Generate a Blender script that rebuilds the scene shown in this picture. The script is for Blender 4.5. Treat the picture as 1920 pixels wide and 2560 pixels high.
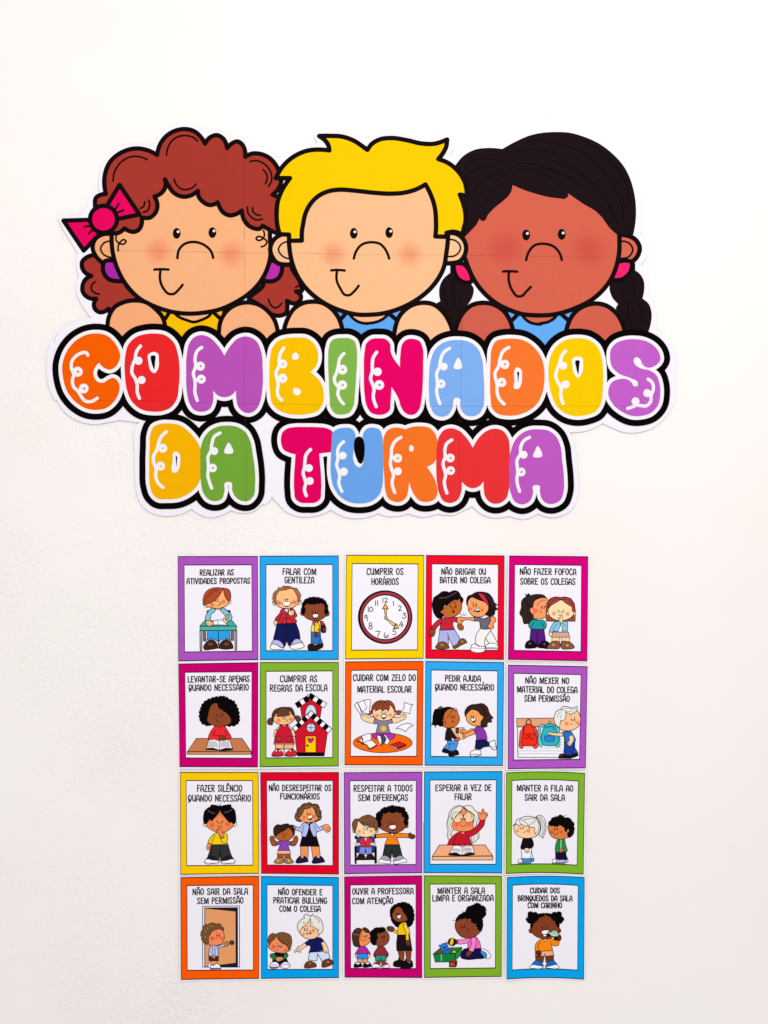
import bpy, math, random
import numpy as np
from mathutils import Vector
from mathutils.geometry import delaunay_2d_cdt

random.seed(7)
scene = bpy.context.scene
for _o in list(bpy.data.objects):
    bpy.data.objects.remove(_o)
COL = scene.collection

# ------------------------------------------------------------------ camera
WALL_Z = 1.50            # height of the picture's centre above the floor
PX = 1.0 / 1920.0        # one photo pixel on the wall, in metres (the view is 1 m wide)
CAM_D = 1.45
cam_d = bpy.data.cameras.new('camera')
cam = bpy.data.objects.new('camera', cam_d)
COL.objects.link(cam)
cam.location = (0.0, -CAM_D, WALL_Z)
cam.rotation_euler = (math.radians(90), 0, 0)
cam_d.sensor_fit = 'HORIZONTAL'
cam_d.sensor_width = 36.0
cam_d.lens = 36.0 * CAM_D * 0.75 / 0.75
cam_d.clip_start = 0.05
cam_d.clip_end = 50
scene.camera = cam

# ------------------------------------------------------------------ world and lamps
world = bpy.data.worlds.new('World')
scene.world = world
world.use_nodes = True
world.node_tree.nodes['Background'].inputs['Color'].default_value = (1.0, 0.985, 0.985, 1)
world.node_tree.nodes['Background'].inputs['Strength'].default_value = 0.775

def area_lamp(name, loc, target, size, energy, color):
    d = bpy.data.lights.new(name, 'AREA')
    d.shape = 'DISK'
    d.size = size
    d.energy = energy
    d.color = color
    o = bpy.data.objects.new(name, d)
    COL.objects.link(o)
    o.location = loc
    v = Vector(target) - Vector(loc)
    o.rotation_euler = v.to_track_quat('-Z', 'Y').to_euler()
    o['kind'] = 'structure'
    return o

area_lamp('ceiling_lamp', (0.22, -1.3, WALL_Z + 0.85), (0.0, 0, WALL_Z + 0.12), 0.5, 8.6, (1.0, 0.985, 0.97))

vs = scene.view_settings
vs.view_transform = 'Standard'
vs.look = 'None'
vs.exposure = 0.0
vs.gamma = 1.0
vs.use_curve_mapping = False
scene.cycles.max_bounces = 6

# ------------------------------------------------------------------ materials
def lin(c):
    return c / 12.92 if c <= 0.04045 else ((c + 0.055) / 1.055) ** 2.4

def hexlin(h, k=1.0):
    return tuple(min(1.0, lin(int(h[i:i + 2], 16) / 255.0) * k) for i in (0, 2, 4))

LIGHT = 1.14             # brightness of the light where the print hangs: a printed tone's reflectance = its tone / LIGHT
WALL_LIGHT = 1.02
_mats = {}

def ink(h):
    key = h + '%.2f' % LIGHT
    if key in _mats:
        return _mats[key]
    m = bpy.data.materials.new('printed_ink_' + h)
    m.use_nodes = True
    nt = m.node_tree
    b = nt.nodes['Principled BSDF']
    r, g, bl = hexlin(h, 1.0 / LIGHT)
    geo = nt.nodes.new('ShaderNodeNewGeometry')
    nz = nt.nodes.new('ShaderNodeTexNoise')
    nz.inputs['Scale'].default_value = 140.0
    nz.inputs['Detail'].default_value = 6.0
    nz.inputs['Roughness'].default_value = 0.7
    nt.links.new(geo.outputs['Position'], nz.inputs['Vector'])
    mr = nt.nodes.new('ShaderNodeMapRange')
    mr.inputs['From Min'].default_value = 0.3
    mr.inputs['From Max'].default_value = 0.7
    mr.inputs['To Min'].default_value = 0.975
    mr.inputs['To Max'].default_value = 1.025
    nt.links.new(nz.outputs['Fac'], mr.inputs['Value'])
    mx = nt.nodes.new('ShaderNodeVectorMath')
    mx.operation = 'SCALE'
    mx.inputs[0].default_value = (r, g, bl)
    nt.links.new(mr.outputs['Result'], mx.inputs['Scale'])
    nt.links.new(mx.outputs['Vector'], b.inputs['Base Color'])
    b.inputs['Roughness'].default_value = 0.55
    b.inputs['Specular IOR Level'].default_value = 0.02
    _mats[key] = m
    return m

def paper_mat():
    if 'paper%.2f' % LIGHT in _mats:
        return _mats['paper%.2f' % LIGHT]
    m = bpy.data.materials.new('white_paper')
    m.use_nodes = True
    nt = m.node_tree
    b = nt.nodes['Principled BSDF']
    b.inputs['Base Color'].default_value = (*hexlin('F6F2FB', 1.0 / min(1.04, max(1.0, LIGHT))), 1)
    b.inputs['Roughness'].default_value = 0.6
    b.inputs['Specular IOR Level'].default_value = 0.15
    geo = nt.nodes.new('ShaderNodeNewGeometry')
    nz = nt.nodes.new('ShaderNodeTexNoise')
    nz.inputs['Scale'].default_value = 30.0
    nz.inputs['Detail'].default_value = 5.0
    nt.links.new(geo.outputs['Position'], nz.inputs['Vector'])
    bp = nt.nodes.new('ShaderNodeBump')
    bp.inputs['Strength'].default_value = 0.12
    bp.inputs['Distance'].default_value = 0.002
    nt.links.new(nz.outputs['Fac'], bp.inputs['Height'])
    nt.links.new(bp.outputs['Normal'], b.inputs['Normal'])
    _mats['paper%.2f' % LIGHT] = m
    return m

def blush_mat(h, amount):
    key = 'blush' + h + str(amount) + '%.2f' % LIGHT
    if key in _mats:
        return _mats[key]
    m = bpy.data.materials.new('printed_blush_' + h)
    m.use_nodes = True
    nt = m.node_tree
    b = nt.nodes['Principled BSDF']
    b.inputs['Base Color'].default_value = (*hexlin(h, 1.0 / LIGHT), 1)
    b.inputs['Roughness'].default_value = 0.55
    b.inputs['Specular IOR Level'].default_value = 0.12
    tc = nt.nodes.new('ShaderNodeTexCoord')
    sp = nt.nodes.new('ShaderNodeSeparateXYZ')
    nt.links.new(tc.outputs['Generated'], sp.inputs['Vector'])
    cb = nt.nodes.new('ShaderNodeCombineXYZ')
    nt.links.new(sp.outputs['X'], cb.inputs['X'])
    nt.links.new(sp.outputs['Z'], cb.inputs['Y'])
    di = nt.nodes.new('ShaderNodeVectorMath')
    di.operation = 'DISTANCE'
    di.inputs[1].default_value = (0.5, 0.5, 0)
    nt.links.new(cb.outputs['Vector'], di.inputs[0])
    mr = nt.nodes.new('ShaderNodeMapRange')
    mr.interpolation_type = 'SMOOTHSTEP'
    mr.inputs['From Min'].default_value = 0.5
    mr.inputs['From Max'].default_value = 0.0
    mr.inputs['To Min'].default_value = 0.0
    mr.inputs['To Max'].default_value = amount
    nt.links.new(di.outputs['Value'], mr.inputs['Value'])
    tr = nt.nodes.new('ShaderNodeBsdfTransparent')
    mx = nt.nodes.new('ShaderNodeMixShader')
    nt.links.new(mr.outputs['Result'], mx.inputs['Fac'])
    nt.links.new(tr.outputs['BSDF'], mx.inputs[1])
    nt.links.new(b.outputs['BSDF'], mx.inputs[2])
    nt.links.new(mx.outputs['Shader'], nt.nodes['Material Output'].inputs['Surface'])
    _mats[key] = m
    return m

def seam_mat():
    if 'seam' in _mats:
        return _mats['seam']
    m = bpy.data.materials.new('taped_joint')
    m.use_nodes = True
    nt = m.node_tree
    b = nt.nodes['Principled BSDF']
    b.inputs['Base Color'].default_value = (0.03, 0.012, 0.012, 1)
    b.inputs['Roughness'].default_value = 0.6
    b.inputs['Alpha'].default_value = 0.26
    _mats['seam'] = m
    return m

def wall_mat():
    m = bpy.data.materials.new('painted_plaster')
    m.use_nodes = True
    nt = m.node_tree
    L = nt.links.new
    b = nt.nodes['Principled BSDF']
    b.inputs['Roughness'].default_value = 0.7
    b.inputs['Specular IOR Level'].default_value = 0.12
    geo = nt.nodes.new('ShaderNodeNewGeometry')
    # colour: warm white with faint large patches
    n1 = nt.nodes.new('ShaderNodeTexNoise')
    n1.inputs['Scale'].default_value = 3.2
    n1.inputs['Detail'].default_value = 4.0
    L(geo.outputs['Position'], n1.inputs['Vector'])
    cr = nt.nodes.new('ShaderNodeValToRGB')
    cr.color_ramp.elements[0].position = 0.35
    cr.color_ramp.elements[0].color = (*hexlin('FBF3F0', 1 / WALL_LIGHT), 1)
    cr.color_ramp.elements[1].position = 0.65
    cr.color_ramp.elements[1].color = (*hexlin('FCF7F3', 1 / WALL_LIGHT), 1)
    L(n1.outputs['Fac'], cr.inputs['Fac'])
    # small dirty specks
    vo = nt.nodes.new('ShaderNodeTexVoronoi')
    vo.inputs['Scale'].default_value = 13.0
    vo.inputs['Randomness'].default_value = 1.0
    L(geo.outputs['Position'], vo.inputs['Vector'])
    sp = nt.nodes.new('ShaderNodeMapRange')
    sp.inputs['From Min'].default_value = 0.016
    sp.inputs['From Max'].default_value = 0.03
    sp.inputs['To Min'].default_value = 0.22
    sp.inputs['To Max'].default_value = 0.0
    L(vo.outputs['Distance'], sp.inputs['Value'])
    mix = nt.nodes.new('ShaderNodeMix')
    mix.data_type = 'RGBA'
    L(sp.outputs['Result'], mix.inputs['Factor'])
    L(cr.outputs['Color'], mix.inputs['A'])
    mix.inputs['B'].default_value = (0.45, 0.40, 0.36, 1)
    L(mix.outputs['Result'], b.inputs['Base Color'])
    # roller stipple, heavier towards the lower left of the wall, nearly smooth elsewhere
    n2 = nt.nodes.new('ShaderNodeTexNoise')
    n2.inputs['Scale'].default_value = 195.0
    n2.inputs['Detail'].default_value = 2.5
    n2.inputs['Roughness'].default_value = 0.55
    n2.inputs['Distortion'].default_value = 0.6
    L(geo.outputs['Position'], n2.inputs['Vector'])
    n3 = nt.nodes.new('ShaderNodeTexNoise')
    n3.inputs['Scale'].default_value = 5.0
    n3.inputs['Detail'].default_value = 3.0
    L(geo.outputs['Position'], n3.inputs['Vector'])
    sx = nt.nodes.new('ShaderNodeSeparateXYZ')
    L(geo.outputs['Position'], sx.inputs['Vector'])
    mx_ = nt.nodes.new('ShaderNodeMapRange')
    mx_.interpolation_type = 'SMOOTHSTEP'
    mx_.inputs['From Min'].default_value = 0.15
    mx_.inputs['From Max'].default_value = -0.30
    mx_.inputs['To Min'].default_value = 0.10
    mx_.inputs['To Max'].default_value = 1.0
    L(sx.outputs['X'], mx_.inputs['Value'])
    mz_ = nt.nodes.new('ShaderNodeMapRange')
    mz_.interpolation_type = 'SMOOTHSTEP'
    mz_.inputs['From Min'].default_value = WALL_Z + 0.62
    mz_.inputs['From Max'].default_value = WALL_Z - 0.02
    mz_.inputs['To Min'].default_value = 0.10
    mz_.inputs['To Max'].default_value = 1.0
    L(sx.outputs['Z'], mz_.inputs['Value'])
    mm = nt.nodes.new('ShaderNodeMath'); mm.operation = 'MULTIPLY'
    L(mx_.outputs['Result'], mm.inputs[0]); L(mz_.outputs['Result'], mm.inputs[1])
    pm = nt.nodes.new('ShaderNodeMapRange')
    pm.inputs['From Min'].default_value = 0.35
    pm.inputs['From Max'].default_value = 0.68
    pm.inputs['To Min'].default_value = 0.12
    pm.inputs['To Max'].default_value = 1.25
    L(n3.outputs['Fac'], pm.inputs['Value'])
    mm2 = nt.nodes.new('ShaderNodeMath'); mm2.operation = 'MULTIPLY'
    L(mm.outputs['Value'], mm2.inputs[0]); L(pm.outputs['Result'], mm2.inputs[1])
    ad0 = nt.nodes.new('ShaderNodeMath'); ad0.operation = 'ADD'
    L(mm2.outputs['Value'], ad0.inputs[0]); ad0.inputs[1].default_value = 0.10
    mm3 = nt.nodes.new('ShaderNodeMath'); mm3.operation = 'MULTIPLY'
    L(ad0.outputs['Value'], mm3.inputs[0]); L(n2.outputs['Fac'], mm3.inputs[1])
    n4 = nt.nodes.new('ShaderNodeTexNoise')          # trowel waves
    n4.inputs['Scale'].default_value = 9.0
    n4.inputs['Detail'].default_value = 2.0
    L(geo.outputs['Position'], n4.inputs['Vector'])
    m4 = nt.nodes.new('ShaderNodeMath'); m4.operation = 'MULTIPLY'
    L(n4.outputs['Fac'], m4.inputs[0]); m4.inputs[1].default_value = 0.8
    ad = nt.nodes.new('ShaderNodeMath'); ad.operation = 'ADD'
    L(mm3.outputs['Value'], ad.inputs[0]); L(m4.outputs['Value'], ad.inputs[1])
    bp = nt.nodes.new('ShaderNodeBump')
    bp.inputs['Strength'].default_value = 1.0
    bp.inputs['Distance'].default_value = 0.0018
    L(ad.outputs['Value'], bp.inputs['Height'])
    L(bp.outputs['Normal'], b.inputs['Normal'])
    return m

# ------------------------------------------------------------------ the wall
def build_wall():
    x, z0, z1, t = 3.0, 0.0, 3.2, 0.15
    v = [(-x, 0, z0), (x, 0, z0), (x, 0, z1), (-x, 0, z1), (-x, t, z0), (x, t, z0), (x, t, z1), (-x, t, z1)]
    f = [(0, 1, 2, 3), (5, 4, 7, 6), (4, 0, 3, 7), (1, 5, 6, 2), (3, 2, 6, 7), (4, 5, 1, 0)]
    me = bpy.data.meshes.new('wall')
    me.from_pydata(v, [], f)
    me.materials.append(wall_mat())
    o = bpy.data.objects.new('wall', me)
    COL.objects.link(o)
    o['kind'] = 'structure'
build_wall()

# ------------------------------------------------------------------ paths: "x,y x,y* ..." (* = sharp corner, @k = switch tracing frame, leading L = all corners)
FR = {}
def frame(k, x0, y0, w):
    FR[k] = (x0, y0, w / 1659.0)
CUR = ['a']
def setframe(k):
    CUR[0] = k
def tr(x, y, k=None):
    f = FR[k or CUR[0]]
    return (f[0] + x * f[2], f[1] + y * f[2])
def unit():
    return FR[CUR[0]][2]

def parse(s):
    k = CUR[0]
    allc = False
    out = []
    for t in s.split():
        if t == 'L':
            allc = True
        elif t[0] == '@':
            k = t[1:]
        else:
            c = allc
            if t[-1] == '*':
                c = True
                t = t[:-1]
            x, y = t.split(',')
            out.append((tr(float(x), float(y), k), c))
    return out

def smooth(pts, closed, step=1.0):
    n = len(pts)
    P = [Vector(p[0]) for p in pts]
    C = [p[1] for p in pts]
    res = []
    segs = n if closed else n - 1
    for i in range(segs):
        a, b = P[i], P[(i + 1) % n]
        d = (b - a).length
        if d < 1e-6:
            continue
        if C[i] and C[(i + 1) % n]:
            res.append(a.copy())
            continue
        if C[i] or (not closed and i == 0):
            p0 = a
            m0 = None
        else:
            p0 = P[(i - 1) % n]
            m0 = 1
        if C[(i + 1) % n] or (not closed and i == n - 2):
            m1 = None
        else:
            m1 = 1
        nx = P[(i + 2) % n]
        def tang(pa, pb, pc):           # tangent at pb, direction mean, scaled to this span
            u = (pb - pa); v = (pc - pb)
            lu, lv = max(u.length, 1e-6), max(v.length, 1e-6)
            t = u / lu * lv + v / lv * lu
            if t.length < 1e-9:
                return Vector((0, 0))
            return t / (lu + lv)
        t0 = tang(p0, a, b) * d if m0 else None
        t1 = tang(a, b, nx) * d if m1 else None
        if t0 is None and t1 is None:
            t0 = t1 = b - a
        elif t0 is None:
            t0 = (b - a) * 1.5 - t1 * 0.5
        elif t1 is None:
            t1 = (b - a) * 1.5 - t0 * 0.5
        k = max(2, min(14, int(d / step / 2.0) + 2))
        for j in range(k):
            s = j / k
            h00 = 2 * s ** 3 - 3 * s ** 2 + 1
            h10 = s ** 3 - 2 * s ** 2 + s
            h01 = -2 * s ** 3 + 3 * s ** 2
            h11 = s ** 3 - s ** 2
            res.append(a * h00 + t0 * h10 + b * h01 + t1 * h11)
    if not closed:
        res.append(P[-1].copy())
    out = [res[0]]
    for p in res[1:]:
        if (p - out[-1]).length > 0.02:
            out.append(p)
    if closed and (out[0] - out[-1]).length < 0.02:
        out.pop()
    return out

def area2(P):
    return sum(P[i][0] * P[(i + 1) % len(P)][1] - P[(i + 1) % len(P)][0] * P[i][1] for i in range(len(P)))

def triangulate(polys):
    """Union of polygons (photo pixels) as non-overlapping triangles."""
    V, F = [], []
    for P in polys:
        if area2(P) < 0:
            P = P[::-1]
        b = len(V)
        V.extend(Vector((p[0], p[1])) for p in P)
        F.append(list(range(b, b + len(P))))
    r = delaunay_2d_cdt(V, [], F, 0, 1e-4, True)
    fs = [tuple(f) for f, src in zip(r[2], r[5]) if len(src)]
    used = sorted({i for f in fs for i in f})
    mp = {i: k for k, i in enumerate(used)}
    return [tuple(r[0][i]) for i in used], [tuple(mp[i] for i in f) for f in fs]

def disc(c, r, n=12, a0=0.0):
    return [(c[0] + r * math.cos(a0 + 2 * math.pi * i / n), c[1] + r * math.sin(a0 + 2 * math.pi * i / n)) for i in range(n)]

def ribbon(P, w, closed):
    h = w / 2.0
    out = []
    n = len(P)
    segs = n if closed else n - 1
    ds = []
    for i in range(segs):
        d = P[(i + 1) % n] - P[i]
        d.normalize()
        ds.append(d)
        nrm = Vector((-d.y, d.x)) * h
        a, b = P[i], P[(i + 1) % n]
        out.append([tuple(a - nrm), tuple(b - nrm), tuple(b + nrm), tuple(a + nrm)])
    nd = 8 if h < 1.5 else (12 if h < 4 else 18)
    for i in range(n):
        if not closed and i in (0, n - 1):
            out.append(disc(P[i], h, nd, 0.3))
            continue
        d0 = ds[(i - 1) % segs]
        d1 = ds[i % segs]
        cr = d0.x * d1.y - d0.y * d1.x
        dt = max(-1, min(1, d0.dot(d1)))
        ang = math.acos(dt)
        if ang * h < 0.02:
            continue
        if ang > 0.45:
            out.append(disc(P[i], h, nd, 0.3))
        else:
            s = -1 if cr > 0 else 1
            n0 = Vector((-d0.y, d0.x)) * h * s
            n1 = Vector((-d1.y, d1.x)) * h * s
            e = min(0.3, 0.15 * h)
            out.append([tuple(P[i] - n0 * 0.3), tuple(P[i] + n0 - d0 * e), tuple(P[i] + n0), tuple(P[i] + n1), tuple(P[i] + n1 + d1 * e)])
    return out

# ------------------------------------------------------------------ things made of layered print
class Thing:
    pass
T = Thing()
DZ = 4e-6

def begin_thing(name, label, cat, px, py, group=None, base=0.0012):
    e = bpy.data.objects.new(name, None)
    COL.objects.link(e)
    e.empty_display_size = 0.03
    e.location = ((px - 960) * PX, 0.0, WALL_Z + (1280 - py) * PX)
    e['label'] = label
    e['category'] = cat
    if group:
        e['group'] = group
    T.root = e
    T.px, T.py = px, py
    T.layer = 0
    T.base = base
    T.bld = {}
    T.order = []
    T.part = None
    T.cur = None

def builder(key, name, parent, label=None):
    if key not in T.bld:
        T.bld[key] = dict(name=name, parent=parent, v=[], f=[], m=[], mats=[], label=label)
        T.order.append(key)
    return T.bld[key]

def P(name, i=0, label=None):
    T.part = (name, i)
    T.cur = builder(T.part, name, None, label)

def Q(name, i=0, label=None):
    T.cur = builder((T.part, name, i), name, T.part, label)

def loc3(x, y, depth):
    return ((x - T.px) * PX, -depth, (T.py - y) * PX)

def emit(V, F, mat, depth=None):
    B = T.cur
    if mat not in B['mats']:
        B['mats'].append(mat)
    mi = B['mats'].index(mat)
    if depth is None:
        T.layer += 1
        depth = T.base + T.layer * DZ
    b = len(B['v'])
    B['v'].extend(loc3(v[0], v[1], depth) for v in V)
    for f in F:
        # photo y runs down: flip so that faces look at the viewer (-Y)
        B['f'].append(tuple(b + i for i in reversed(f)))
        B['m'].append(mi)

def end_thing():
    made = {}
    for key in T.order:
        B = T.bld[key]
        if not B['v']:
            made[key] = bpy.data.objects.new(B['name'], None)
            COL.objects.link(made[key])
            continue
        me = bpy.data.meshes.new(B['name'])
        me.from_pydata(B['v'], [], B['f'])
        for m in B['mats']:
            me.materials.append(m)
        me.polygons.foreach_set('material_index', B['m'])
        me.update()
        o = bpy.data.objects.new(B['name'], me)
        COL.objects.link(o)
        made[key] = o
        if B['label']:
            o['label'] = B['label']
    for key in T.order:
        B = T.bld[key]
        made[key].parent = T.root if B['parent'] is None else made[B['parent']]

BK = '14090B'
def fill_poly(pts, mat):
    V, F = triangulate([pts])
    want = abs(area2(pts))
    got = sum(abs(area2([V[i] for i in f])) for f in F)
    if abs(got - want) > 0.01 * want + 0.2:      # the outline crosses itself somewhere: keep what it winds round
        n = len(pts)
        r = delaunay_2d_cdt([Vector(q) for q in pts], [(i, (i + 1) % n) for i in range(n)], [], 0, 1e-4, False)
        A = np.array(pts); B = np.roll(A, -1, axis=0)
        V = [tuple(v) for v in r[0]]
        F = []
        for f in r[2]:
            c = np.mean([V[i] for i in f], axis=0)
            up = (A[:, 1] <= c[1]) & (B[:, 1] > c[1]); dn = (A[:, 1] > c[1]) & (B[:, 1] <= c[1])
            side = (B[:, 0] - A[:, 0]) * (c[1] - A[:, 1]) - (c[0] - A[:, 0]) * (B[:, 1] - A[:, 1])
            if np.sum(up & (side > 0)) - np.sum(dn & (side < 0)):
                F.append(tuple(f))
    emit(V, F, mat)

def S(col, path, w=13, line=BK, closed=True):
    """filled shape with an outline"""
    p = smooth(parse(path), True, max(0.6, unit() * 5))
    fill_poly([tuple(q) for q in p], ink(col))
    if w:
        V, F = triangulate(ribbon(p, w * unit(), True))
        emit(V, F, ink(line))

def K(path, w=11, col=BK, closed=False, mat=None):
    p = smooth(parse(path), closed, max(0.6, unit() * 5))
    V, F = triangulate(ribbon(p, w * unit(), closed))
    emit(V, F, mat or ink(col))

def D(col, cx, cy, rx, ry=None, rot=0, w=0, line=BK, n=None):
    ry = rx if ry is None else ry
    c = tr(cx, cy)
    u = unit()
    n = n or max(10, min(48, int(max(rx, ry) * u * 2.2)))
    ca, sa = math.cos(math.radians(rot)), math.sin(math.radians(rot))
    pts = []
    for i in range(n):
        a = 2 * math.pi * i / n
        x, y = rx * u * math.cos(a), ry * u * math.sin(a)
        pts.append(Vector((c[0] + x * ca - y * sa, c[1] + x * sa + y * ca)))
    if col:
        fill_poly([tuple(p) for p in pts], ink(col))
    if w:
        V, F = triangulate(ribbon(pts, w * u, True))
        emit(V, F, ink(line))

def cheek(cx, cy, r, col='F0603C', amount=0.6, i=None):
    keep = T.cur
    T.nch = getattr(T, 'nch', 0) + 1
    Q('cheek', 100 + T.nch)
    c = tr(cx, cy)
    emit(disc(c, r * unit(), 28), [tuple(range(28))], blush_mat(col, amount))
    T.cur = keep

def scal(path, bulge=0.5, per=2):
    """closed scalloped outline: every span between given points becomes an outward bump"""
    pts = [p[0] for p in parse(path)]
    if area2(pts) < 0:
        pts = pts[::-1]
    out = []
    n = len(pts)
    for i in range(n):
        a, b = Vector(pts[i]), Vector(pts[(i + 1) % n])
        d = b - a
        nr = Vector((d.y, -d.x))
        for j in range(8):
            t = j / 8.0
            out.append(a + d * t + nr * bulge * math.sin(math.pi * t))
    return out

def SC(col, path, w=10, bulge=0.35, line=BK):
    p = scal(path, bulge)
    fill_poly([tuple(q) for q in p], ink(col))
    if w:
        V, F = triangulate(ribbon(p, w * unit(), True))
        emit(V, F, ink(line))

# ------------------------------------------------------------------ hand-lettered capitals, drawn as round pen strokes (box 100 high)
GL = {
 'A': (50, ["2,100 5,45 12,12 25,0 38,12 45,45 48,100", "L 6,66 45,66"]),
 'B': (50, ["L 6,2 4,99", "4,3 30,3 42,20 32,42 12,48", "12,48 40,52 48,75 34,96 4,99"]),
 'C': (48, ["46,20 36,1 16,4 4,35 4,70 16,97 34,99 46,84"]),
 'D': (52, ["L 6,2 6,99", "6,2 30,8 48,40 44,78 28,96 6,99"]),
 'E': (44, ["L 42,2 5,2 5,98 43,98", "L 5,46 34,46"]),
 'F': (44, ["L 42,2 5,2 5,100", "L 5,46 35,46"]),
 'G': (52, ["46,18 34,1 16,4 4,38 5,72 18,97 36,98 48,80 48,56", "L 28,56 50,56"]),
 'H': (50, ["L 5,0 5,100", "L 46,0 46,100", "L 5,50 46,50"]),
 'I': (12, ["L 6,0 6,100"]),
 'J': (40, ["36,0 36,70 30,95 16,98 4,84"]),
 'L': (44, ["L 5,0 5,98 44,98"]),
 'M': (74, ["L 6,100 8,2 38,62", "L 68,2 70,100", "L 66,4 40,62", "38,62 28,78 38,92 48,78 40,62"]),
 'N': (54, ["L 5,100 6,2 48,98 50,0"]),
 'O': (50, ["25,1 8,16 3,50 9,85 25,99 41,85 47,50 42,16 25,1"]),
 'P': (48, ["L 6,2 5,100", "6,3 34,4 45,26 34,50 6,56"]),
 'Q': (52, ["27,1 9,16 4,50 10,85 26,99 43,85 49,50 44,16 27,1", "4,68 16,62 24,78 28,98 16,114 4,116"]),
 'R': (52, ["L 6,2 5,100", "6,4 34,2 46,24 34,46 12,54", "16,54 34,70 40,96 50,100"]),
 'S': (48, ["44,18 34,1 16,2 7,20 12,38 32,56 43,74 38,94 22,99 8,92 4,80"]),
 'T': (52, ["L 2,3 50,3", "L 26,3 26,100"]),
 'U': (52, ["5,0 4,60 12,92 26,97 40,80 46,50", "L 48,0 46,100"]),
 'V': (52, ["L 3,0 26,99 49,0"]),
 'X': (50, ["L 4,0 46,100", "L 46,0 4,100"]),
 'Y': (54, ["5,0 4,30 14,54 28,54 44,36", "50,0 46,60 36,92 18,99 6,90"]),
 'Z': (52, ["L 6,3 48,3 5,97 50,97"]),
 '-': (40, ["L 2,56 38,56"]),
 '0': (62, ["30,2 8,20 3,55 14,92 34,98 56,78 60,45 48,14 30,2"]),
 '1': (14, ["L 6,0 8,100"]),
 '2': (60, ["6,22 16,4 36,2 48,22 36,56 6,96* 58,92*"]),
 '3': (58, ["L 4,4 52,2 28,40", "28,40 54,56 54,84 34,100 14,96 2,82"]),
 '4': (60, ["L 38,0 2,64 60,58", "L 46,20 40,100"]),
 '5': (58, ["L 54,0 12,2 6,44", "6,44 36,38 54,62 46,90 22,100 4,88"]),
 '6': (64, ["14,0 4,44 6,84 28,99 56,84 62,62 48,52 30,66 28,99"]),
 '7': (58, ["L 2,6 54,4 28,100"]),
 '8': (58, ["44,16 28,0 8,16 14,38 44,60 52,82 34,99 10,94 6,72 26,50 46,34 44,16"]),
 '9': (50, ["40,14 22,2 6,18 8,42 24,50 38,40 42,10", "L 42,6 48,100"]),
}
ACC = {'Á': ('A', ["L 18,-18 34,-34"]), 'Ã': ('A', ["8,-16 18,-24 30,-16 42,-24"]), 'Ê': ('E', ["L 12,-14 24,-34 36,-14"]),
       'Ç': ('C', ["26,100 32,112 24,124 14,120"])}
GAP, SPACE = 15, 44

def text(s, xl, xr, yt, h, dy=0.0, w=21.0, col='0C080E'):
    nat = 0
    for ch in s:
        nat += SPACE if ch == ' ' else GL[ACC[ch][0] if ch in ACC else ch][0] + GAP
    nat -= GAP
    kx = (xr - xl - w * 0.7) / nat
    ky = (h - w * 0.6) / 100.0
    x = 0.0
    polys = []
    u = unit()
    for ch in s:
        if ch == ' ':
            x += SPACE
            continue
        base, extra = ACC.get(ch, (ch, []))
        gw, strokes = GL[base]
        ox, oy = random.uniform(-1, 1), random.uniform(-2, 2)
        for st in strokes + extra:
            allc = False
            pts = []
            for t in st.split():
                if t == 'L':
                    allc = True
                    continue
                c = allc
                if t[-1] == '*':
                    c = True; t = t[:-1]
                a, b = t.split(',')
                X = xl + w * 0.35 + (x + float(a) + ox) * kx
                Y = yt + w * 0.3 + (float(b) + oy) * ky
                Y += dy * (X - xl) / max(1.0, (xr - xl))
                pts.append((tr(X, Y), c))
            closed = (pts[0][0] == pts[-1][0]) and len(pts) > 5
            if closed:
                pts = pts[:-1]
            polys.extend(ribbon(smooth(pts, closed, 0.8), w * u, closed))
        x += gw + GAP
    V, F = triangulate(polys)
    emit(V, F, ink(col))

# ================================================================== the big cut-out sign
for k_, x_, y_, w_ in (('a', 120, 300, 360), ('b', 400, 300, 360), ('c', 120, 560, 360), ('d', 440, 560, 360),
                       ('e', 660, 310, 300), ('f', 900, 310, 300), ('g', 660, 550, 300), ('h', 900, 550, 300),
                       ('i', 1100, 310, 300), ('j', 1350, 310, 300), ('k', 1080, 560, 300), ('l', 1350, 560, 300),
                       ('m', 110, 790, 360), ('n', 440, 800, 360), ('o', 780, 800, 360), ('p', 1050, 800, 360), ('q', 1340, 800, 360),
                       ('r', 320, 1020, 360), ('s', 640, 1020, 360), ('t', 900, 1020, 360), ('u', 1120, 1020, 360)):
    frame(k_, x_, y_, w_)

def slab(path, thick, lift):
    """a sheet of cut paper: front face, back face and cut edge"""
    p = [tuple(q) for q in smooth(parse(path), True, 2.0)]
    if area2(p) < 0:
        p = p[::-1]
    V, F = triangulate([p])
    m = paper_mat()
    emit(V, F, m, depth=lift + thick)
    emit(V, [f[::-1] for f in F], m, depth=lift)
    n = len(p)
    b = len(T.cur['v'])
    T.cur['v'].extend(loc3(q[0], q[1], lift + thick) for q in p)
    T.cur['v'].extend(loc3(q[0], q[1], lift) for q in p)
    mi = T.cur['mats'].index(m)
    for i in range(n):
        j = (i + 1) % n
        T.cur['f'].append((b + i, b + j, b + n + j, b + n + i))
        T.cur['m'].append(mi)

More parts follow.
